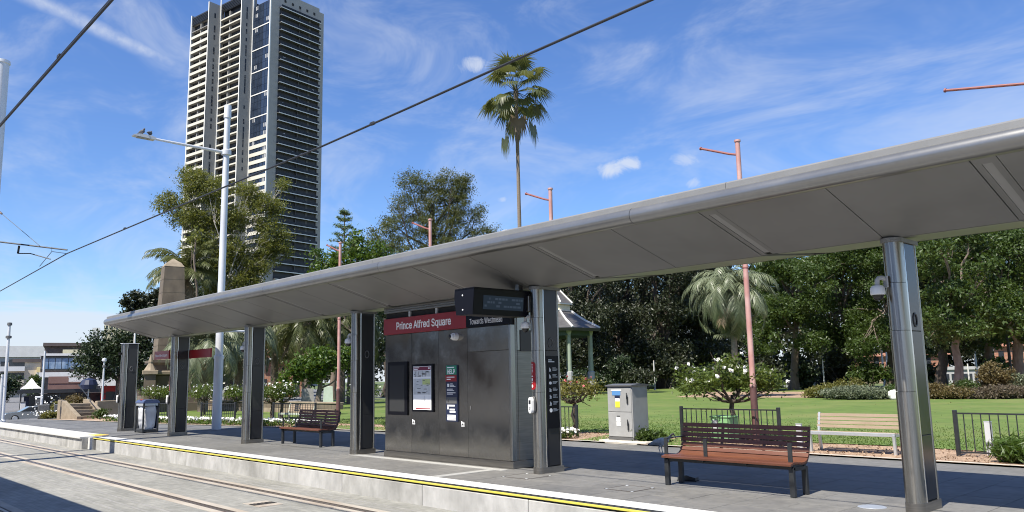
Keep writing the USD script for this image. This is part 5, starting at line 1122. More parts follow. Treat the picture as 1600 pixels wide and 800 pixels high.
# ---------------------------------------------------------------- trees
def T(name, label, px, base_d, top, lst, leaf, bark, **k):
    b = at_d(px, 600, base_d); tp = at_d(*top, base_d)
    return tree(name, label, (b[0], b[1], float(zterr(b[0], b[1]))), tp, px_blobs(lst, base_d, k.pop("depth", .8)), leaf, bark, **k)
T("gum_tree", "tall olive gum tree with pale limbs before the tower", 335, 64, (350, 330), [(300, 285, 30, 24), (262, 318, 22, 18), (330, 300, 34, 26), (292, 335, 32, 26), (345, 345, 34, 26), (385, 300, 22, 18), (405, 318, 26, 20), (430, 325, 18, 14), (372, 340, 26, 22), (418, 352, 26, 18), (440, 370, 16, 12), (320, 382, 28, 22), (365, 390, 28, 22), (410, 385, 22, 18), (398, 420, 24, 18), (330, 425, 24, 18), (370, 440, 26, 18), (355, 418, 20, 16), (447, 392, 12, 10), (440, 290, 12, 10), (385, 415, 24, 20), (345, 405, 24, 18), (415, 405, 22, 18), (395, 450, 26, 16), (340, 450, 24, 16), (428, 385, 18, 14), (310, 345, 22, 18)], "gum", M["barkpale"], r0=.20, seed=3, per=52, size=.21, clump=.46, cpm=3.7, fill=.25, forks=2, fork=.35, aspect=.32, upbias=-.15)
T("slim_tree", "thin bare trunk rising beside the gum tree", 308, 60, (306, 372), [(306, 372, 10, 12)], "gum", M["bark"], r0=.16, seed=4, per=26, size=.28, clump=.4)
T("big_olive_tree", "big rounded olive crowned tree showing above the canopy", 690, 84, (676, 320), [(640, 285, 22, 18), (664, 290, 26, 22), (700, 285, 26, 24), (722, 285, 18, 18), (676, 318, 34, 26), (712, 322, 32, 28), (630, 322, 26, 20), (745, 335, 18, 16), (650, 352, 36, 24), (700, 355, 40, 26), (746, 360, 22, 16), (770, 362, 12, 10), (612, 350, 20, 16), (680, 390, 50, 26), (735, 385, 26, 16), (620, 385, 26, 18), (720, 300, 20, 24)], "casu", M["barkdark"], r0=.5, seed=5, per=50, size=.24, clump=.58, cpm=3.0, fill=.25, fork=.4, aspect=.3)
T("olive_tree", "lower olive tree between the bright green tree and the big olive tree", 600, 80, (600, 385), [(590, 368, 18, 14), (606, 355, 16, 14), (615, 378, 18, 16), (585, 388, 22, 16)], "casu", M["barkdark"], r0=.3, seed=6, per=30, size=.3, clump=.6, aspect=.3)
T("bright_green_tree", "bright green leafy tree above the canopy beside the far red pole", 560, 56, (560, 410), [(556, 385, 22, 16), (585, 395, 22, 16), (560, 410, 32, 20), (600, 405, 18, 14), (520, 408, 24, 16), (500, 420, 18, 14), (535, 430, 30, 16), (575, 425, 24, 14), (494, 398, 10, 8), (558, 370, 14, 10)], "bright", M["bark"], r0=.28, seed=7, per=26, size=.25, clump=.46, cpm=3.4, fill=.4)
T("understorey_tree", "low spreading bright green tree behind the far bench", 500, 48, (500, 560), [(470, 575, 26, 16), (500, 560, 26, 18), (530, 565, 24, 18), (548, 552, 16, 16), (490, 585, 22, 12), (452, 590, 18, 12), (560, 575, 12, 18)], "bright", M["bark"], r0=.2, seed=8, per=26, size=.24, clump=.36, cpm=3.2, fill=.4)
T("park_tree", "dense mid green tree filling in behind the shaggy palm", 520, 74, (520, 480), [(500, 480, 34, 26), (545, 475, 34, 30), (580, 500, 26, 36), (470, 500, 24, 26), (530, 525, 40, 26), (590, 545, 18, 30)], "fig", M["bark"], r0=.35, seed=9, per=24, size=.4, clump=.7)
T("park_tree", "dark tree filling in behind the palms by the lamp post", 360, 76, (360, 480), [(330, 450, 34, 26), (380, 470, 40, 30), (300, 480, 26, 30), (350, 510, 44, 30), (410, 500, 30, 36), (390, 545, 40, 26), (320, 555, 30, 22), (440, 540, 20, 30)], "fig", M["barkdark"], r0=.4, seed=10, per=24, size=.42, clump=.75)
# young hoop pine
b = at_d(535, 600, 62); zt = at_d(537, 329, 62)[2]; rng = np.random.default_rng(12); t = thing("hoop_pine", "young slender hoop pine with tiered branches above the far red pole", "tree", (b[0], b[1], 0))
obj("trunk", MB().tube([(0, 0, 0), (0, 0, zt)], [.22, .03], 8), M["bark"], t); cl, lm = [], MB()
for k in range(13):
    z = zt-.25-k*.55; L_ = .35+k*.16
    for j in range(5):
        a = j*1.2566+k*.7; e = np.array([math.cos(a)*L_, math.sin(a)*L_, z+.12+.1*rng.normal()]); lm.tube(limb((0, 0, z-.1), e, rng, -.05, 4), np.linspace(.035, .012, 4), 4)
        for s_ in (.55, .8, 1.0): cl.append(((0, 0, z)+(e-[0, 0, z])*s_, (.16, .16, .12)))
cl.append(((0, 0, zt), (.12, .12, .25)))
obj("limbs", lm, M["bark"], t); obj("crown", blobs_leaves(cl, 9, .15, rng, .14, .3, 1.2, .35, .3), LF["hoop"], t)
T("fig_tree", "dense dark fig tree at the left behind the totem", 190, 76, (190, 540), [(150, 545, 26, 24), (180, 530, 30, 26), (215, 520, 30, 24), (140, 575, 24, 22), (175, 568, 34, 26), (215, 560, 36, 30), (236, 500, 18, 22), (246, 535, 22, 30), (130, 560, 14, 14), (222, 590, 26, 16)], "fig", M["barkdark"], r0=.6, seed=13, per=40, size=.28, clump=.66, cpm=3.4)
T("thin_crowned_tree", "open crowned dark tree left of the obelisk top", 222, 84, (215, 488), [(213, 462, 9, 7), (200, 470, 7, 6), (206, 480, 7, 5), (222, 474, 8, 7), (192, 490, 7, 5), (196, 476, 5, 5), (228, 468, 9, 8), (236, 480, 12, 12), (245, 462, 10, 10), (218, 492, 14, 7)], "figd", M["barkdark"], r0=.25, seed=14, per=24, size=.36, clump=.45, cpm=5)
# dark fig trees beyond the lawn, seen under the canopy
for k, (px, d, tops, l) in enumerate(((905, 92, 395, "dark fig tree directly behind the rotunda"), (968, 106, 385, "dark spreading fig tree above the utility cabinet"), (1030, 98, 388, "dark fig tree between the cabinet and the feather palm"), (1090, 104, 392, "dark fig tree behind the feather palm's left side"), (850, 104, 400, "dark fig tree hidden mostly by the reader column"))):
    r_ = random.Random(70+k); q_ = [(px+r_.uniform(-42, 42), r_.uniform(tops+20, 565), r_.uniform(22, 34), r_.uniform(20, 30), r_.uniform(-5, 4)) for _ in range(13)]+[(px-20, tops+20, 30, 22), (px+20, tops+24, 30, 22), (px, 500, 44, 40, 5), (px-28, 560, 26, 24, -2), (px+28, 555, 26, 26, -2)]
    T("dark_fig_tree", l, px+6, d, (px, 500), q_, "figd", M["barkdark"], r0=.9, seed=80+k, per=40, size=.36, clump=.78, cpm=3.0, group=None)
# lit trees at the right
for k, (px, d, tops, l, lf, bk, qq) in enumerate(((1240, 78, 400, "broad leafy green tree right of the feather palm", "mid", "bark", None), (1318, 84, 375, "tall leafy green tree left of the large column", "mid", "bark", None), (1392, 80, 360, "leafy green tree behind the large column", "mid", "bark", None), (1494, 62, 345, "leafy tree with a mottled trunk right of the large column", "mid", "barkmot", None), (1545, 74, 345, "leafy tree with a grey trunk near the right edge", "mid", "bark", None), (1590, 66, 360, "leafy tree cut by the right edge", "mid", "bark", None), (1470, 70, 360, "darker tree with a black trunk between the column and the mottled trunk", "fig", "barkdark", None))):
    r_ = random.Random(170+k); q_ = [(px+r_.uniform(-46, 46), r_.uniform(tops+10, 545), r_.uniform(20, 32), r_.uniform(14, 22), r_.uniform(-5, 3)) for _ in range(19)]+[(px-22, tops+15, 30, 20), (px+25, tops+20, 30, 20)]
    T("leafy_tree", l, px, d, (px, 440), q_, lf, M[bk], r0=.42 if px != 1494 else .33, seed=180+k, per=46, size=.27, clump=.60, cpm=3.2, group=None, fill=.45)
# understorey along the far side of the lawn
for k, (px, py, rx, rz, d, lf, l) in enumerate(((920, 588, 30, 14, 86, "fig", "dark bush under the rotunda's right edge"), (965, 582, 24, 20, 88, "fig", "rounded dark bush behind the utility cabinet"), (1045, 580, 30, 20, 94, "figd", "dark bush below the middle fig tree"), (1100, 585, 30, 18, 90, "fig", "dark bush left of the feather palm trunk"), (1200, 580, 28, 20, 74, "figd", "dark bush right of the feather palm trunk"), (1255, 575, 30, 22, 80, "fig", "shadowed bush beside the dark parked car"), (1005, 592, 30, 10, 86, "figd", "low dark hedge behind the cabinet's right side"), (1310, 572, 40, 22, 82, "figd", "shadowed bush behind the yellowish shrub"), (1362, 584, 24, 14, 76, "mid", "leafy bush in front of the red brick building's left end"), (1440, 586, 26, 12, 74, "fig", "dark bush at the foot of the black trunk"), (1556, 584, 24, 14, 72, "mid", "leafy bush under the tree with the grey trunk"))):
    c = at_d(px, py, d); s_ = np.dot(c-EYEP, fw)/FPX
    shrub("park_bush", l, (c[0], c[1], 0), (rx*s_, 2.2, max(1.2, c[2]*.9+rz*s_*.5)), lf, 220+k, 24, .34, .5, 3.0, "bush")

# ================================================================ ROTUNDA, MEMORIAL AND OTHER STRUCTURES
def frame(px, d, z=None):
    "local frame at a bearing: x to the right as seen, y away; returns origin, rotation, metres per pixel"
    p = at_d(px, 600, d); dx, dy = p[0]/d, p[1]/d
    zz = float(zterr(p[0], p[1])) if z is None else z
    return np.array([p[0], p[1], zz]), math.atan2(-dx, dy), np.dot(np.array([p[0], p[1], EYE])-EYEP, fw)/FPX
def zpx(px, py, d, o): return at_d(px, py, d)[2]-o[2]
o, a, mp = frame(866, 74)
t = thing("rotunda", "octagonal park rotunda with two tier slate roof behind the reader column", "rotunda", o, a)
R_ = 76*mp*1.03; ze = zpx(866, 516, 74, o); zl0, zl1 = zpx(866, 488, 74, o), zpx(866, 476, 74, o); zt = zpx(866, 440, 74, o); ph = PI/8
def oct_(prof): return MB().lathe(prof, 8, (0, 0, 0), ph)
obj("floor_base", oct_([(R_*.86, 0), (R_*.86, .9), (0, .9)]), M["sand"], t)
obj("lower_roof", oct_([(R_*1.0, ze), (R_*.70, ze+(zl0-ze)*.42), (R_*.52, ze+(zl0-ze)*.75), (R_*.40, zl0)]), M["slate"], t)
obj("ceiling", oct_([(R_*.98, ze-.02), (.01, ze+.05)]), M["dgreen"], t)
obj("eaves", oct_([(R_*.99, ze-.28), (R_*1.015, ze-.03), (R_*1.0, ze)]), M["lantern"], t)
obj("lantern_wall", oct_([(R_*.385, zl0-.1), (R_*.385, zl1)]), M["cream"], t)
obj("lantern_eaves", oct_([(R_*.43, zl1-.12), (R_*.44, zl1)]), M["whitepaint"], t)
obj("sill_moulding", oct_([(R_*.41, zl0-.02), (R_*.43, zl0+.06), (R_*.385, zl0+.1)]), M["whitepaint"], t)
obj("upper_roof", oct_([(R_*.44, zl1), (R_*.30, zl1+(zt-zl1)*.30), (R_*.14, zl1+(zt-zl1)*.66), (0, zt)]), M["slate"], t)
obj("finial", MB().lathe([(.1, zt-.2), (.16, zt), (.05, zt+.2), (.02, zt+.9), (0, zt+.95)], 10), M["whitepaint"], t)
for k in range(8):
    an = ph+k*PI/4; c_, s_ = math.cos(an), math.sin(an); P_ = lambda r, z: (r*c_, r*s_, z)
    obj("ridge", MB().tube([P_(R_*1.0, ze+.04), P_(R_*.70, ze+(zl0-ze)*.42+.04), P_(R_*.52, ze+(zl0-ze)*.75+.04), P_(R_*.40, zl0+.04)], .10, 5), M["whitepaint"], t)
    obj("ridge", MB().tube([P_(R_*.44, zl1+.04), P_(R_*.30, zl1+(zt-zl1)*.30+.04), P_(R_*.14, zl1+(zt-zl1)*.66+.04), P_(0, zt+.04)], .08, 5), M["whitepaint"], t)
    cx_, cy2 = R_*.80*c_, R_*.80*s_
    col = obj("column", MB().lathe([(.24, .9), (.24, 2.0), (.17, 2.05), (.15, ze-.6), (.24, ze-.35), (.24, ze-.2)], 10, (cx_, cy2, 0)), M["lgreen"], t)
    obj("column_base", MB().lathe([(.26, .9), (.26, 2.0), (.18, 2.06)], 10, (cx_, cy2, 0)), M["greyb"], col)
    an2 = an+PI/4; x2, y2 = R_*.80*math.cos(an2), R_*.80*math.sin(an2)
    obj("valance", MB().bar((cx_, cy2, ze-.45), (x2, y2, ze-.45), .06, .42), M["dgreen"], t)
    if k not in (5, 6): obj("balustrade", MB().bar((cx_, cy2, 1.75), (x2, y2, 1.75), .06, .07).bar((cx_, cy2, 1.1), (x2, y2, 1.1), .05, .05), M["dgreen"], t)

o, a, mp = frame(262, 54)
t = thing("obelisk", "weathered sandstone obelisk with pyramid tip behind the flag column", "monument", o, a+.18)
zt, z1, z2, z3 = zpx(267, 404, 54, o), zpx(267, 418, 54, o), zpx(264, 562, 54, o), zpx(264, 585, 54, o)
def fr(m_, w0, w1, z0, z1): return m_.lathe([(w0*.7071, z0), (w1*.7071, z1)], 4, (0, 0, 0), PI/4)
nst = 7; wa, wb = 1.66, 1.14
for k in range(nst):
    za, zb_ = z2+(z1-z2)*k/nst, z2+(z1-z2)*(k+1)/nst; w0 = wa+(wb-wa)*k/nst; w1 = wa+(wb-wa)*(k+1)/nst
    obj("shaft_block", fr(fr(MB(), w0, w1, za+.012, zb_-.012), w1, .01, zb_-.012, zb_-.011), M["sand"], t)
obj("shaft_core", fr(MB(), wa-.03, wb-.03, z2, z1), M["sandl"], t)
obj("tip", fr(fr(MB(), wb*1.02, wb*.74, z1, z1+(zt-z1)*.45), wb*.74, .05, z1+(zt-z1)*.45, zt), M["sandl"], t)
obj("pedestal_cap", fr(fr(fr(MB(), 2.0, 2.35, z2-.35, z2-.2), 2.35, 2.35, z2-.2, z2-.05), 2.35, 1.66, z2-.05, z2), M["sand"], t)
obj("pedestal", fr(MB(), 2.35, 2.0, .9, z2-.35), M["sand"], t)
obj("pedestal_wing", B(-1.5, -1.55, .4, .25, -1.1, z3-.05, .04), M["sand"], t); obj("pedestal_wing_cap", B(-1.62, -1.65, z3-.05, .35, -1.05, z3+.2, .05), M["sandl"], t)
obj("plinth_step", fr(fr(MB(), 3.6, 3.6, 0, .5), 3.6, .1, .5, .51), M["sand"], t); obj("plinth_step", fr(fr(MB(), 2.9, 2.9, .5, .95), 2.9, .1, .95, .96), M["sand"], t)
o, a, mp = frame(234, 52); h = zpx(234, 588, 52, o)
t = thing("gate_pillar", "short sandstone pillar with pointed finial left of the obelisk", "pillar", o, a)
obj("shaft", B(-.32, -.32, 0, .32, .32, h+.1, .02), M["sand"], t); obj("cap", MB().box(-.44, -.44, h+.1, .44, .44, h+.35, .03), M["sandl"], t); obj("finial", MB().lathe([(.36, h+.35), (.12, h+.75), (.14, h+.85), (.03, h+1.25), (0, h+1.3)], 8), M["sandl"], t)
t = thing("garden_wall", "low sandstone block wall along the memorial garden", "wall", (-43, 20.6, 0))
for k in range(26):
    for j in range(2):
        x = -7.6+k*.62+(.31 if j else 0); obj("stone", B(x+.008, -.15, j*.26+.004, x+.612, .15, j*.26+.255, .012), (M["sand"], M["sandl"])[(k*3+j) % 3 == 0], t)
obj("coping", B(-7.65, -.2, .525, 8.8, .2, .60, .015), M["sandl"], t)
# steps at the memorial
o, a, mp = frame(137, 45.5)
t = thing("stone_steps", "short flight of sandstone steps with sloping side walls left of the totem", "steps", o, a+.35)
for k in range(5): obj("step", B(-.36, k*.3, 0, .62, 2.2, .15*(k+1), .01), (M["sandl"], M["sand"])[k % 2], t)
for x in (-.58, .63): obj("side_wall", MB().prism([(-.5, 0), (2.2, 0), (2.2, .95), (1.6, .9), (-.5, .16)], x, x+.2, "x"), M["sandl"], t)
obj("rear_wall", B(.84, .9, 0, 2.6, 1.2, .85, .02), M["sandl"], t); obj("planter_edge", B(.7, -.6, 0, 1.9, -.45, .18, .02), M["concd"], t)
obj("handrail", MB().tube([(.1, -.3, 0), (.1, -.3, .9), (.1, 1.5, 1.7), (.1, 1.5, .75)], .025, 8), M["blackpaint"], t)
for nm, l, px, py, rx, rz, lf, d, sd in (("dark_bush", "rounded bush right of the stone steps", 157, 645, 9, 9, "mid", 45, 301), ("green_bush", "bright bush left of the stone steps", 119, 648, 9, 8, "bright", 47, 302), ("flower_bush", "white flowered bush beside the silver car", 92, 632, 20, 8, "yellowg", 52, 303), ("flower_bush", "brownish leafy bush behind the stone steps", 128, 622, 18, 9, "rust", 56, 304), ("low_bush", "pale flowered low bush in front of the silver car's rear", 82, 650, 12, 4, "yellowg", 50, 305), ("small_tree", "small green street tree in front of the stepped cream building", 55, 592, 12, 10, "mid", 170, 306), ("street_bush", "dark bush behind the two left poles", 12, 600, 14, 16, "fig", 160, 307)):
    o, a, mp = frame(px, d); h = max(.35, zpx(px, py-rz, d, o)); 
    s_ = shrub(nm, l, (o[0], o[1], 0), (rx*mp, min(2.5, rx*mp), h*.62), lf, sd, 24, .13 if d < 60 else .5, .2 if d < 60 else .7, 4, "bush")
    if sd in (303, 305):
        rg = np.random.default_rng(sd); k = 45; obj("blooms", MB().add(*cards(np.stack([rg.normal(size=k)*rx*mp*.6, rg.normal(size=k)*.4-.4, h*rg.uniform(.5, 1.25, k)], 1), .10, rg, .8, .9)), M["petal"], s_, kind="stuff")
t = thing("planter_row", "dark planter boxes under the white flowered bush", "planter", frame(95, 50.5)[0], frame(95, 50.5)[1])
for k in range(4): obj("planter", B(-1.0+k*.75, -.2, 0, -.45+k*.75, .2, .75, .03), M["cabd"], t)

# poles on the left
def pole(name, label, px, py_top, d, r=.07, m_="galv", cat="pole", band=None):
    o, a, mp = frame(px, d); h = zpx(px, py_top, d, o); t = thing(name, label, cat, o, a)
    obj("shaft", MB().tube([(0, 0, -.2), (0, 0, h*.6), (0, 0, h)], [r*1.15, r, r*.8], 10), M[m_], t, 40); obj("base", MB().lathe([(r*2, 0), (r*2, .05), (r*1.2, .12)], 10), M[m_], t)
    if band: obj("band", MB().lathe([(r*1.0, h*band), (r*1.7, h*band+.02), (r*1.7, h*band+.12), (r, h*band+.14)], 10), M["cabd"], t)
    return t, h
t, h = pole("street_pole", "thin grey pole with small dark band at the far left", 8, 508, 46, .075, band=.86); obj("top_cap", MB().lathe([(.07, h-.02), (.11, h), (.1, h+.12), (0, h+.14)], 10), M["cabd"], t)
pole("short_pole", "short grey pole beside the thin pole at the far left", 3, 585, 45, .08)
pole("flag_pole", "thin white pole directly right of the totem", 207, 516, 44, .06, "whitepaint")
pole("flag_pole", "white pole in front of the billboard building", 67, 548, 70, .085, "galv")
t, h = pole("slim_lamp", "slim grey lamp pole between the steps and the totem", 161, 566, 49, .055, band=.9); obj("lamp", MB().lathe([(.05, h), (.13, h+.08), (.11, h+.2), (0, h+.24)], 10), M["galv"], t)
# silver car in the dip of the street
def car(label, px, d, paint, rot=0.0, z=None):
    o, a, mp = frame(px, d, z); t = thing("parked_car", label, "car", o, a+rot)
    side = [(-2.2, .28), (-2.25, .62), (-2.1, .80), (-1.1, .92), (-.35, 1.36), (.75, 1.40), (1.55, 1.02), (2.15, .95), (2.22, .55), (2.15, .28)]
    obj("body", MB().prism([(p[0], p[1]) for p in side], -.86, .86, "y"), M[paint], t)
    obj("windows", MB().prism([(-.98, .93), (-.38, 1.29), (.72, 1.33), (1.35, 1.0)], -.875, .875, "y"), M["windark"], t); obj("pillar", MB().bar((.15, -.88, .93), (.12, -.88, 1.33), .02, .07), M[paint], t)
    for x in (-1.42, 1.38):
        for y in (-.80, .80):
            w = MB().lathe([(.0, -.1), (.31, -.1), (.33, -.06), (.33, .06), (.31, .1), (0, .1)], 18); v = w.v[0]; w.v[0] = np.stack([v[:, 0]+x, -v[:, 2]+y*1.02, v[:, 1]+.33], 1); wh = obj("wheel", w, M["tyre"], t)
            w = MB().lathe([(.0, -.11), (.20, -.112), (.22, -.10), (.22, .10), (.20, .112), (0, .11)], 14); v = w.v[0]; w.v[0] = np.stack([v[:, 0]+x, -v[:, 2]+y*1.02, v[:, 1]+.33], 1); obj("rim", w, M["alu"], wh)
    for y in (-.6, .6): obj("headlight", B(-2.27, y-.2, .60, -2.1, y+.2, .74, .02), M["whitep"], t)
    obj("bumper", B(-2.30, -.8, .26, -2.12, .8, .44, .03), M["cardark"], t)
    return t
car("silver sedan parked in the street at the far left", 53, 88, "carpaint", .12)
car("dark car parked beyond the lawn, right of the feather palm", 1248, 86, "cardark", .2)
car("pale car partly hidden behind the yellowish shrub", 1292, 88, "carpaint", -.1)

def building(name, label, px0, px1, py_top, d, depth, wall, cat="building", group=None):
    o, a, mp = frame((px0+px1)/2, d); w = (px1-px0)*mp/2; h = zpx((px0+px1)/2, py_top, d, o)
    t = thing(name, label, cat, o, a, group=group); obj("wall", B(-w, 0, -1, w, depth, h), M[wall], t); return t, w, h, mp
def win_grid(t, w, z0, z1, nx, nz, fw_=.6, fh=.55, m_="windark", inset=.0):
    for i in range(nx):
        for j in range(nz):
            cx_ = -w+(i+.5)*2*w/nx; cz = z0+(j+.5)*(z1-z0)/nz; a_, b_ = w/nx*fw_, (z1-z0)/nz*fh/2
            obj("window", B(cx_-a_, -.06, cz-b_, cx_+a_, .12, cz+b_), M[m_], t)
t, w, h, mp = building("white_roof_hall", "long pale building with a white roof band at the far left", -40, 75, 557, 330, 30, "greyb"); obj("roof_band", B(-w-.5, -.6, h-.2, w+.5, 20, h+3.6), M["whiteb"], t); win_grid(t, w, h-7, h-1, 14, 2, .8, .5)
t, w, h, mp = building("stepped_building", "cream and beige building with stepped balconies at the left", 14, 66, 566, 235, 18, "beige")
for j in range(5):
    z = h-2.2-j*3.3
    if z > 0: obj("balcony", B(-w-2.2+j*-.6, -1.8, z, -w*.1, .1, z+1.15), M["beige" if j % 2 else "whiteb"], t); obj("balcony_recess", B(-w+.3, -.08, z+1.2, -w*.12, .2, z+2.9), M["windark"], t)
obj("yellow_wing", B(w*.52, -.9, 0, w*.92, .2, h-1.2), M["yellowr"], t)
for j in range(4): obj("window", B(w*.60, -1.0, h-5.2-j*3.4, w*.82, -.8, h-3.4-j*3.4), M["windark"], t)
obj("roof", B(-w+1, -.5, h, w, 16, h+.8), M["browndark"], t)
t, w, h, mp = building("dark_slab_tower", "narrow dark grey building end beside the billboard building", 62, 69, 561, 200, 10, "browndark"); obj("roof", B(-w-.2, -.2, h, w+.2, 9, h+.5), M["greyb"], t)
t, w, h, mp = building("flat_roof_building", "dark flat roofed building with a cream roof frame", 72, 150, 541, 260, 20, "browndark")
obj("roof", B(-w-.4, -1.2, h, w, 18, h+.9), M["browndark"], t); obj("roof_frame", B(-w+4.5, -1.4, h-2.2, w, -.3, h-1.0), M["cream"], t)
for x in (-w+4.5, -w+9, w*.35): obj("frame_post", B(x, -1.3, 0, x+1.5, -.4, h-1.0), M["cream"], t)
obj("window_band", B(-w+6.5, -.1, h-5.4, w*.3, .2, h-2.6), M["windark"], t); obj("balcony", B(-w-.5, -1.4, h-6.4, -w+5, -.1, h-5.4), M["whiteb"], t)
t, w, h, mp = building("billboard_building", "building with a long blue patterned glass band at the left", 68, 152, 556, 190, 16, "browndark")
zb0, zb1 = zpx(110, 576, 190, frame(110, 190)[0]), zpx(110, 560, 190, frame(110, 190)[0])
for k in range(9):
    x0 = -w+.3+k*(2*w-.6)/9; obj("glass_panel", B(x0, -.25, zb0, x0+(2*w-.6)/9-.12, .1, zb1), M["winblue"], t)
obj("dark_frame", MB().box(-w, -.2, zb0-.35, w, .05, zb0-.02).box(-w, -.2, zb1+.02, w, .05, zb1+.4), M["windark"], t)
obj("ledge", B(-w-.6, -1.0, zb0-1.7, w, .0, zb0-.7), M["whiteb"], t); obj("lower_wall", B(-w, -.3, 0, w, -.02, zb0-1.72), M["browndark"], t); obj("roof_edge", B(-w-.3, -.6, h, w+.3, 2, h+.5), M["whiteb"], t)
t, w, h, mp = building("brown_clad_block", "low reddish brown clad block above a black awning", 79, 128, 588, 120, 10, "brownclad")
for k in range(3): obj("cladding_band", B(-w-.02, -.08, h-.9-k*1.0, w+.02, -.005, h-.1-k*1.0), M["brownclad"], t)
zz = zpx(100, 611, 120, frame(100, 120)[0]); obj("awning", B(-w-3.2, -3.2, zz-.2, w+3.6, .0, zz+.25), M["blackpaint"], t)
for x in (-w-2.8, -w*.3, w*.5, w+3): obj("awning_post", MB().tube([(x, -3, -.5), (x, -3, zz)], .09, 8), M["blackpaint"], t)
obj("shopfront", B(-w-2, -.3, 0, w+2, -.09, zz-.3), M["windark"], t)
t, w, h, mp = building("white_box_sign", "plain white box on the awning roof right of the brown block", 109, 136, 590, 116, 2, "whiteb", "sign box"); stage.GetPrimAtPath(str(t.GetPath())+"/wall").GetAttribute("points").Set([Gf.Vec3f(p[0], p[1], max(p[2], zz+1.2) if p[2] < 1 else p[2]) for p in stage.GetPrimAtPath(str(t.GetPath())+"/wall").GetAttribute("points").Get()])
obj("frame", B(-w-.1, .05, h, w+.1, 1.9, h+.12), M["greyb"], t)
t, w, h, mp = building("red_shopfront", "red walled shop with a white awning seen left of the totem", 160, 192, 602, 100, 8, "red"); obj("awning", B(-w-.5, -2.2, h-.05, w+.5, .2, h+1.2), M["whiteb"], t); obj("door", B(-.6, -.08, 0, .6, .02, 2.2), M["windark"], t)
for k in range(3): obj("shelf_line", B(-w+.2, -.1, .7+k*.6, -w*.1, -.005, .8+k*.6), M["windark"], t)
t, w, h, mp = building("far_apartments", "pale cream apartment block rising behind the dark fig tree", 160, 196, 503, 420, 25, "cream"); win_grid(t, w, h-24, h-1, 5, 7, .35, .5); obj("roof", B(-w*.4, 1, h, w*.5, 12, h+3), M["whiteb"], t)
t, w, h, mp = building("far_apartments", "thin white building corner left of the cream apartment block", 140, 151, 512, 400, 20, "whiteb"); win_grid(t, w, h-16, h-1, 2, 5, .4, .5)
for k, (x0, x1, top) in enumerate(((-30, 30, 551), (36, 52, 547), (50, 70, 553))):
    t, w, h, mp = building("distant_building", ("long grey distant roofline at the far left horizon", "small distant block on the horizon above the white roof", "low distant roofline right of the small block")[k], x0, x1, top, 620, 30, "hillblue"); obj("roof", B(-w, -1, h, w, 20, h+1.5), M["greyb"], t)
o, a, mp = frame(139, 62); t = thing("navy_umbrella", "closed looking navy umbrella standing in front of the white box", "umbrella", o, a); z0 = zpx(143, 608, 62, o); z1 = zpx(143, 591, 62, o)
obj("canopy", MB().lathe([(.50, z0), (.56, z0+.3), (.42, z1-.12), (.12, z1), (0, z1+.02)], 12), M["navy"], t); obj("pole", MB().tube([(0, 0, 0), (0, 0, z1)], .04, 8), M["galv"], t)
o, a, mp = frame(49, 150); t = thing("white_gazebo", "small white gazebo tent in the street at the left", "tent", o, a)
obj("roof", MB().lathe([(2.1, 2.3), (1.2, 2.8), (0, 4.0)], 4, (0, 0, 0), PI/4), M["whiteb"], t)
for x in (-1.4, 1.4):
    for y in (-1.4, 1.4): obj("post", B(x-.06, y-.06, -.3, x+.06, y+.06, 2.35), M["whiteb"], t)
for px, d, l, c_, w_, h_ in ((38, 115, "small white sandwich board in the street", "whiteb", .55, 1.3), (61, 100, "dark street bin with pale marks near the white pole", "cabd", .5, 2.2), (43, 120, "dark bollard box beside the white sandwich board", "navy", .55, 1.9)):
    o, a, mp = frame(px, d); t = thing("street_box", l, "street furniture", o, a); obj("body", B(-w_/2, -.2, -.2, w_/2, .2, h_*.92, .02), M[c_], t); obj("cap", B(-w_/2-.04, -.24, h_*.92, w_/2+.04, .24, h_, .02), M["cabd" if c_ != "cabd" else "whitep"], t)
# brick house behind the palms
t, w, h, mp = building("brick_house", "red brick house with a gabled roof behind the far bench", 405, 470, 560, 92, 9, "redbrick")
obj("roof", MB().prism([(-w*1.05, h), (w*1.05, h), (0, h+3.4)], -.6, 9, "y"), M["terracotta"], t); obj("gable", MB().prism([(-w*.5, h+.15), (w*.5, h+.15), (0, h+2.0)], -.75, -.61, "y"), M["cream"], t)
obj("fascia", B(-w*1.06, -.7, h-.25, w*1.06, -.02, h+.05), M["whitepaint"], t); win_grid(t, w, h-4.6, h-1.8, 4, 1, .55, .7); obj("string_course", B(-w-.03, -.06, h-5.2, w+.03, -.005, h-4.9), M["sandl"], t)
# red buildings and fence seen through the right hand trunks
t, w, h, mp = building("red_brick_building", "red brick building seen between the right hand trunks", 1330, 1475, 556, 112, 8, "redbrick"); win_grid(t, w, .8, 4.2, 8, 1, .4, .6); obj("base_course", B(-w-.03, -.1, 0, w+.03, -.005, .6), M["sandl"], t); obj("roof", B(-w-.3, -.5, h, w+.3, 8, h+.4), M["terracotta"], t)
t, w, h, mp = building("red_brick_building", "second red brick building at the far right edge", 1565, 1640, 540, 108, 8, "redbrick"); win_grid(t, w, .8, 4.2, 4, 1, .4, .6); obj("roof", B(-w-.3, -.5, h, w+.3, 8, h+.4), M["terracotta"], t)
t, w, h, mp = building("white_shop", "low pale fronted shop behind the right hand trunks", 1475, 1570, 577, 106, 6, "greyb"); win_grid(t, w, .3, h-.4, 6, 1, .8, .8); obj("parapet", B(-w-.1, -.2, h, w+.1, 1, h+.35), M["greyb"], t)
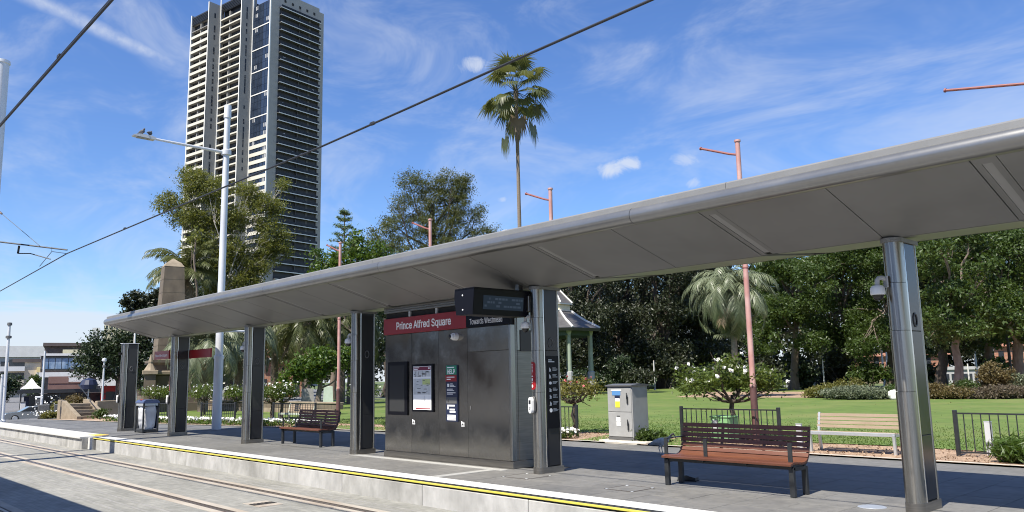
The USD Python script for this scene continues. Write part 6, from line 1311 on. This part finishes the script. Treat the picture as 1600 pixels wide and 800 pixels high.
for px, d, l, r_, pt_, mm in ((1528, 80, "slim white post right of the mottled trunk", .10, 545, "whitepaint"), (1288, 78, "slim white post beside the pale car", .06, 562, "whitepaint"), (1023, 88, "slim white post in front of the dark fig trees", .07, 563, "whitepaint"), (1515, 84, "thin pale post just left of the slim white post", .07, 568, "whitepaint"), (1382, 90, "pale thin trunk like post left of the large column", .10, 545, "galv"), (1389, 91, "second pale thin post left of the large column", .10, 550, "galv")): pole("white_post", l, px, pt_, d, r_, mm, "post")
t, h = pole("heritage_lamp", "dark old fashioned lamp post under the trees near the right edge", 1582, 470, 68, .10, "lantern", "lamp post"); obj("lantern", MB().lathe([(.12, h), (.30, h+.3), (.26, h+.75), (.38, h+.8), (.05, h+1.15), (0, h+1.2)], 8), M["lantern"], t)
for px, d, l, w_, h_, mm in ((481, 55, "squat grey stone plinth on the grass behind the far bench", 1.0, 1.15, "concd"), (513, 52, "pale grey green service box on the grass by the far railing", .75, 1.3, "mint")):
    o, a, mp = frame(px, d); t = thing("garden_plinth", l, "plinth", o, a); obj("block", MB().lathe([(w_*.62, 0), (w_*.5, h_), (0, h_+.02)], 4, (0, 0, 0), PI/4), M[mm], t); obj("base", B(-w_*.5, -w_*.5, 0, w_*.5, w_*.5, .12), M["concd"], t)
# the other side of the street, behind the viewer (it shows in the polished steel)
for k, (x, y, w_, h_, mm, l) in enumerate(((-92, -34, 46, 11, "browndark", "long dark building across the street behind the viewer"), (-38, -38, 44, 14, "greyb", "grey building across the street behind the viewer"), (14, -40, 46, 12, "browndark", "second dark building across the street behind the viewer"))):
    t = thing("street_building", l, "building", (x, y, TB)); obj("wall", B(-w_/2, -10, 0, w_/2, 0, h_), M[mm], t)
    for i in range(9):
        for j in range(2): obj("window", B(-w_/2+1.5+i*w_/9.4, -.05, 4.4+j*4, -w_/2+1.5+i*w_/9.4+2.2, .05, 6.6+j*4), M["windark"], t)
    obj("awning", B(-w_/2, 0, 3.1, w_/2, 3.0, 3.5), M["cabd"], t)

# distant mass of trees closing the view across the park
rng = np.random.default_rng(77); Q = []
for px in np.concatenate([np.arange(395, 640, 16), np.arange(845, 1760, 15)]):
    d = 124+rng.uniform(-6, 8)-max(0, (px-1330)*.03); tops = (470 if px < 640 else 415)+rng.uniform(-12, 25) if px < 1180 else 392+rng.uniform(-18, 25)
    for py in np.arange(tops+14, 590, 24): Q += px_blobs([(px+rng.uniform(-8, 8), py, rng.uniform(16, 24), rng.uniform(15, 20), rng.uniform(-3, 3))], d, .6)
tag(obj("distant_trees", MB().add(*blobs_leaves(Q, 16, .85, rng, 1.1, .4, 1.6)), LF["figd"]), "dark mass of distant trees closing the view behind the park", "trees", kind="stuff")
